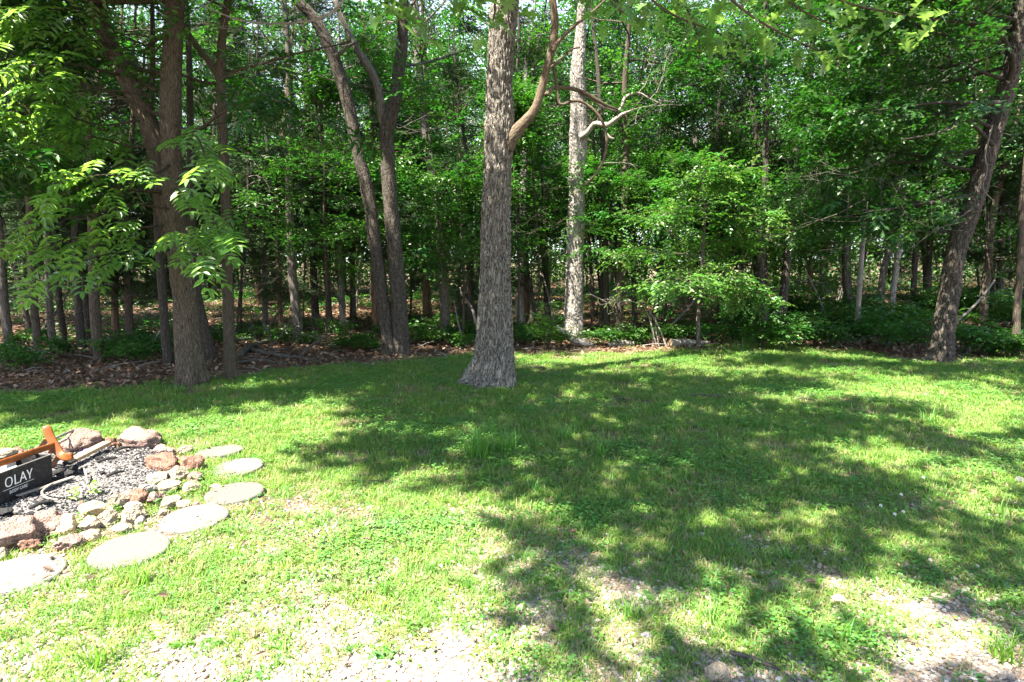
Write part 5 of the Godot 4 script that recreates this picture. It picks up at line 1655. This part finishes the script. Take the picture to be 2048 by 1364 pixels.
func black_box(ash_h: Callable) -> void:
	# right front corner and the run of the front along the ground
	var c := ground(106, 976) + Vector3(0, 0.045, 0)
	var far := ground(0, 1023) + Vector3(0, 0.045, 0)
	var x := (c - far); x.y = 0; x = x.normalized()
	var z := x.cross(Vector3.UP).normalized()      # outwards, to the viewer
	if z.dot(EYE - c) < 0: z = -z
	var L := 0.62; var H := 0.225; var W := 0.26; var th := 0.007
	var origin := c - x * (L / 2) - z * (W / 2)
	var t := thing("black_box", origin, "black plastic display box lettered in white, standing in the fire pit", "box")
	var B := Basis(x, Vector3.UP, z)
	B = B * Basis(Vector3(1, 0, 0), 0.05)
	var mk := func(called: String, at: Vector3, size: Vector3, m: Material, ch := 0.002):
		var mb := Mesher.new()
		mb.box(Transform3D(Basis(), Vector3.ZERO), size, ch)
		return part(called, mb.mesh(), m, t, Transform3D(B, B * at))
	mk.call("front_wall", Vector3(0, H / 2, W / 2), Vector3(L, H, th), M.plastic)
	mk.call("back_wall", Vector3(0, H / 2, -W / 2), Vector3(L, H, th), M.plastic)
	mk.call("end_wall", Vector3(L / 2 - th / 2, H / 2 - 0.001, 0), Vector3(th, H - 0.002, W - th - 0.001), M.plastic)
	mk.call("end_wall", Vector3(-L / 2 + th / 2, H / 2 - 0.001, 0), Vector3(th, H - 0.002, W - th - 0.001), M.plastic)
	mk.call("floor", Vector3(0, 0.008, 0), Vector3(L - 2 * th - 0.002, th, W - th - 0.002), M.plastic)
	mk.call("rim", Vector3(0, H + 0.003, W / 2), Vector3(L + 0.006, 0.005, 0.014), M.plastic_edge, 0.0015)
	mk.call("rim", Vector3(L / 2, H + 0.0025, 0), Vector3(0.012, 0.004, W - 0.016), M.plastic_edge, 0.001)
	mk.call("lettering_rule", Vector3(0.022, 0.094, W / 2 + th / 2 + 0.0006), Vector3(0.25, 0.0025, 0.0008), M.print_white, 0.0)
	var word := func(s: String, size: float, at: Vector3, fonts: PackedStringArray, wide: float):
		var tm := TextMesh.new()
		var f := SystemFont.new()
		f.font_names = fonts
		tm.font = f
		tm.text = s
		tm.font_size = 64
		tm.pixel_size = size / 64.0
		tm.depth = 0.0008
		part("lettering", tm, M.print_white, t, Transform3D(B * Basis.from_scale(Vector3(wide, 1, 1)), B * at))
	word.call("OLAY", 0.098, Vector3(0.023, 0.143, W / 2 + th / 2 + 0.0008), PackedStringArray(["Droid Sans"]), 0.98)
	word.call("BODY CARE", 0.030, Vector3(0.018, 0.068, W / 2 + th / 2 + 0.0008), PackedStringArray(["Droid Sans"]), 0.95)
	# what lies in it
	var put := func(called: String, label: String, cat: String, at: Vector3, size: Vector3, m: Material, turn: float, front: Material = null):
		var o := thing(called, origin + B * (at - Vector3(0, size.y / 2, 0)), label, cat)
		var mb := Mesher.new()
		mb.box(Transform3D(), size, 0.002)
		var tb := B * Basis.from_euler(Vector3(0.0, turn, 0.0))
		part("body", mb.mesh(), m, o, Transform3D(tb, tb * Vector3(0, size.y / 2, 0)))
		if front:
			var fm := Mesher.new()
			fm.box(Transform3D(), Vector3(size.x * 0.96, size.y * 0.94, 0.001), 0.0)
			part("printed_face", fm.mesh(), front, o, Transform3D(tb, tb * Vector3(0, size.y / 2, size.z / 2 + 0.0008)))
	put.call("carton", "plain beige carton inside the black box at the left edge of the photo", "carton", Vector3(-0.13, 0.105, 0.02), Vector3(0.20, 0.19, 0.10), M.card, 0.1)
	put.call("printed_carton", "carton with a blue printed face inside the black box", "carton", Vector3(0.045, 0.105, 0.055), Vector3(0.12, 0.19, 0.05), M.paper, -0.05, M.blue_print)
	put.call("paper_packet", "white paper packet standing in the black box behind the blue carton", "packet", Vector3(0.13, 0.115, -0.04), Vector3(0.11, 0.20, 0.04), M.paper, 0.25)

func broken_chair() -> void:
	var d := 4.95
	var t := thing("broken_chair", ground(120, 940), "broken orange-brown wooden chair frame with a curved arm lying over the black box", "chair")
	var bar := func(called: String, pts: Array, w: float, th: float, m: Material, depths: Array):
		# a flat curved rail through picture points
		var pp := PackedVector3Array()
		var rr := PackedFloat32Array()
		for i in pts.size():
			pp.append(at(pts[i][0], pts[i][1], depths[0] + (depths[1] - depths[0]) * i / (pts.size() - 1.0)) - t.position)
			rr.append(1.0)
		var sm := smooth_path(pp, rr, 0.03)
		var mb := Mesher.new()
		var q: PackedVector3Array = sm[0]
		var look := (EYE - t.position - q[0]).normalized()
		for i in q.size():
			var dd := (q[mini(i + 1, q.size() - 1)] - q[maxi(i - 1, 0)]).normalized()
			var s := dd.cross(look).normalized()
			var o := s.cross(dd).normalized()
			var end := 0.8 if i == 0 or i == q.size() - 1 else 1.0
			for k in 8:
				var cx = [1, 1, 0.7, -0.7, -1, -1, -0.7, 0.7][k]; var cy = [-0.6, 0.6, 1, 1, 0.6, -0.6, -1, -1][k]
				mb.vert(q[i] + (s * cx * w + o * cy * th) * 0.5 * end)
		for i in q.size() - 1:
			for k in 8:
				var a := i * 8 + k; var b := i * 8 + (k + 1) % 8
				mb.tri(a, a + 8, b); mb.tri(b, a + 8, b + 8)
		for e in [0, q.size() - 1]:
			var m0 := mb.vert(q[e])
			for k in 8:
				if e == 0: mb.tri(m0, k, (k + 1) % 8)
				else: mb.tri(m0, int(e) * 8 + (k + 1) % 8, int(e) * 8 + k)
		part(called, mb.mesh(), m, t)
	bar.call("long_rail", [[-60, 947], [0, 927], [60, 906], [113, 889]], 0.048, 0.03, M.chair, [3.72, 4.42])
	bar.call("curved_arm", [[92, 852], [97, 866], [104, 881], [113, 897], [121, 909], [131, 914], [144, 912]], 0.06, 0.032, M.chair, [4.43, 4.36])
	bar.call("strut", [[93, 878], [82, 893]], 0.035, 0.02, M.chair_dark, [4.45, 4.6])
	bar.call("strut", [[107, 895], [96, 912], [86, 926]], 0.035, 0.02, M.chair_dark, [4.45, 4.65])
	bar.call("strut", [[120, 909], [108, 926], [98, 944]], 0.04, 0.022, M.chair_dark, [4.4, 4.6])
	bar.call("slat", [[70, 898], [112, 876], [148, 860]], 0.022, 0.014, M.weathered, [4.6, 5.1])
	bar.call("slat", [[60, 914], [116, 887], [134, 878]], 0.018, 0.012, M.weathered, [4.6, 4.95])

func small_things() -> void:
	var pieces := [[1677, 1208, 0.034, "yellow", "small tan stone lying in the shade near the bottom right"], [1042, 1224, 0.03, "white", "small white stone in the sunny grass near the bottom middle"], [2043, 966, 0.04, "grey", "grey stone at the right edge in the band of sun"], [1440, 1358, 0.05, "white", "white stone cut off by the bottom edge right of centre"], [968, 772, 0.035, "grey", "small pale stone at the foot of the big oak"], [1270, 1290, 0.022, "pink", "pinkish stone in the gravel at the bottom middle"], [1290, 1278, 0.026, "grey", "pale stone in the gravel beside the pinkish one"]]
	for i in pieces.size():
		var q: Array = pieces[i]
		var o := part("stone", rock_mesh(120 + i, 2, Vector3(1.2, 0.8, 0.9) * q[2], 0.2, 9, true), M["rock_" + q[3]], self, Transform3D(Basis(Vector3.UP, i), ground(q[0], q[1]) + Vector3(0, q[2] * 0.5, 0)))
		tag(o, q[4], "stone")
	var sticks := [[1460, 1315, 1560, 1352, 0.011, "grey fallen stick at the bottom right in the gravel"], [1570, 1240, 1600, 1262, 0.006, "thin twig in the shade above the tan stone"], [700, 965, 812, 970, 0.005, "thin twig in the sunny grass near the shade's edge"], [1380, 795, 1450, 800, 0.02, "dark stick in the grass right of the oak"], [1590, 800, 1630, 806, 0.014, "dark stick in the sunny band on the right"], [1060, 738, 1095, 740, 0.015, "pale stick in grass beside the big oak"], [1230, 800, 1260, 806, 0.012, "short twig in the shade right of the oak's foot"]]
	for q in sticks:
		var a := ground(q[0], q[1]) + Vector3(0, q[4] + 0.015, 0)
		var b := ground(q[2], q[3]) + Vector3(0, q[4] + 0.015, 0)
		stick("twig", q[5], "twig", [a, a.lerp(b, 0.45) + Vector3(0.02, 0.01, 0.02), b], [q[4], q[4] * 0.9, q[4] * 0.5], M.grey)
	# white clover heads
	var fm := Mesher.new()
	for k in 40:
		var v := Vector3(rng.randfn(), rng.randfn(), rng.randfn()).normalized()
		leaf(fm, v * 0.003, v, Vector3(v.y, v.z, v.x), 0.009, 0.004, 0.1, 0.0, true)
	var head := fm.mesh()
	var stalk := Mesher.new()
	stalk.tube(PackedVector3Array([Vector3(0, -0.07, 0), Vector3(0.004, -0.03, 0), Vector3.ZERO]), PackedFloat32Array([0.0015, 0.0013, 0.001]), 5)
	var stalk_m := stalk.mesh()
	var gm: StandardMaterial3D = mat(Color(0.08, 0.2, 0.03), 0.6)
	var F := [[1788, 1052, "upper"], [1805, 1047, "right"], [1801, 1011, "top"], [1760, 1034, "left"], [1845, 975, "far"], [1850, 800, "farthest"]]
	for q in F:
		var t := thing("clover_flower", ground(q[0], q[1]) + Vector3(0, 0.08, 0), "white clover flower head in the right-hand shade, the %s one" % q[2], "flower", "white clover flowers")
		part("flower_head", head, M.paper, t)
		part("stalk", stalk_m, gm, t)
	# the tip of a smooth grey rail at the bottom right corner
	var p := at(2050, 1352, 1.5)
	var t := thing("grey_rail", p, "smooth grey rounded rail end at the bottom right corner", "rail")
	var mb := Mesher.new()
	mb.tube(PackedVector3Array([Vector3(-0.09, -0.05, 0.02), Vector3(-0.06, -0.025, 0.03), Vector3(0.1, -0.015, 0.06), Vector3(0.9, -0.01, 0.2)]), PackedFloat32Array([0.008, 0.02, 0.024, 0.024]), 14)
	part("bar", mb.mesh(), M.rail, t)
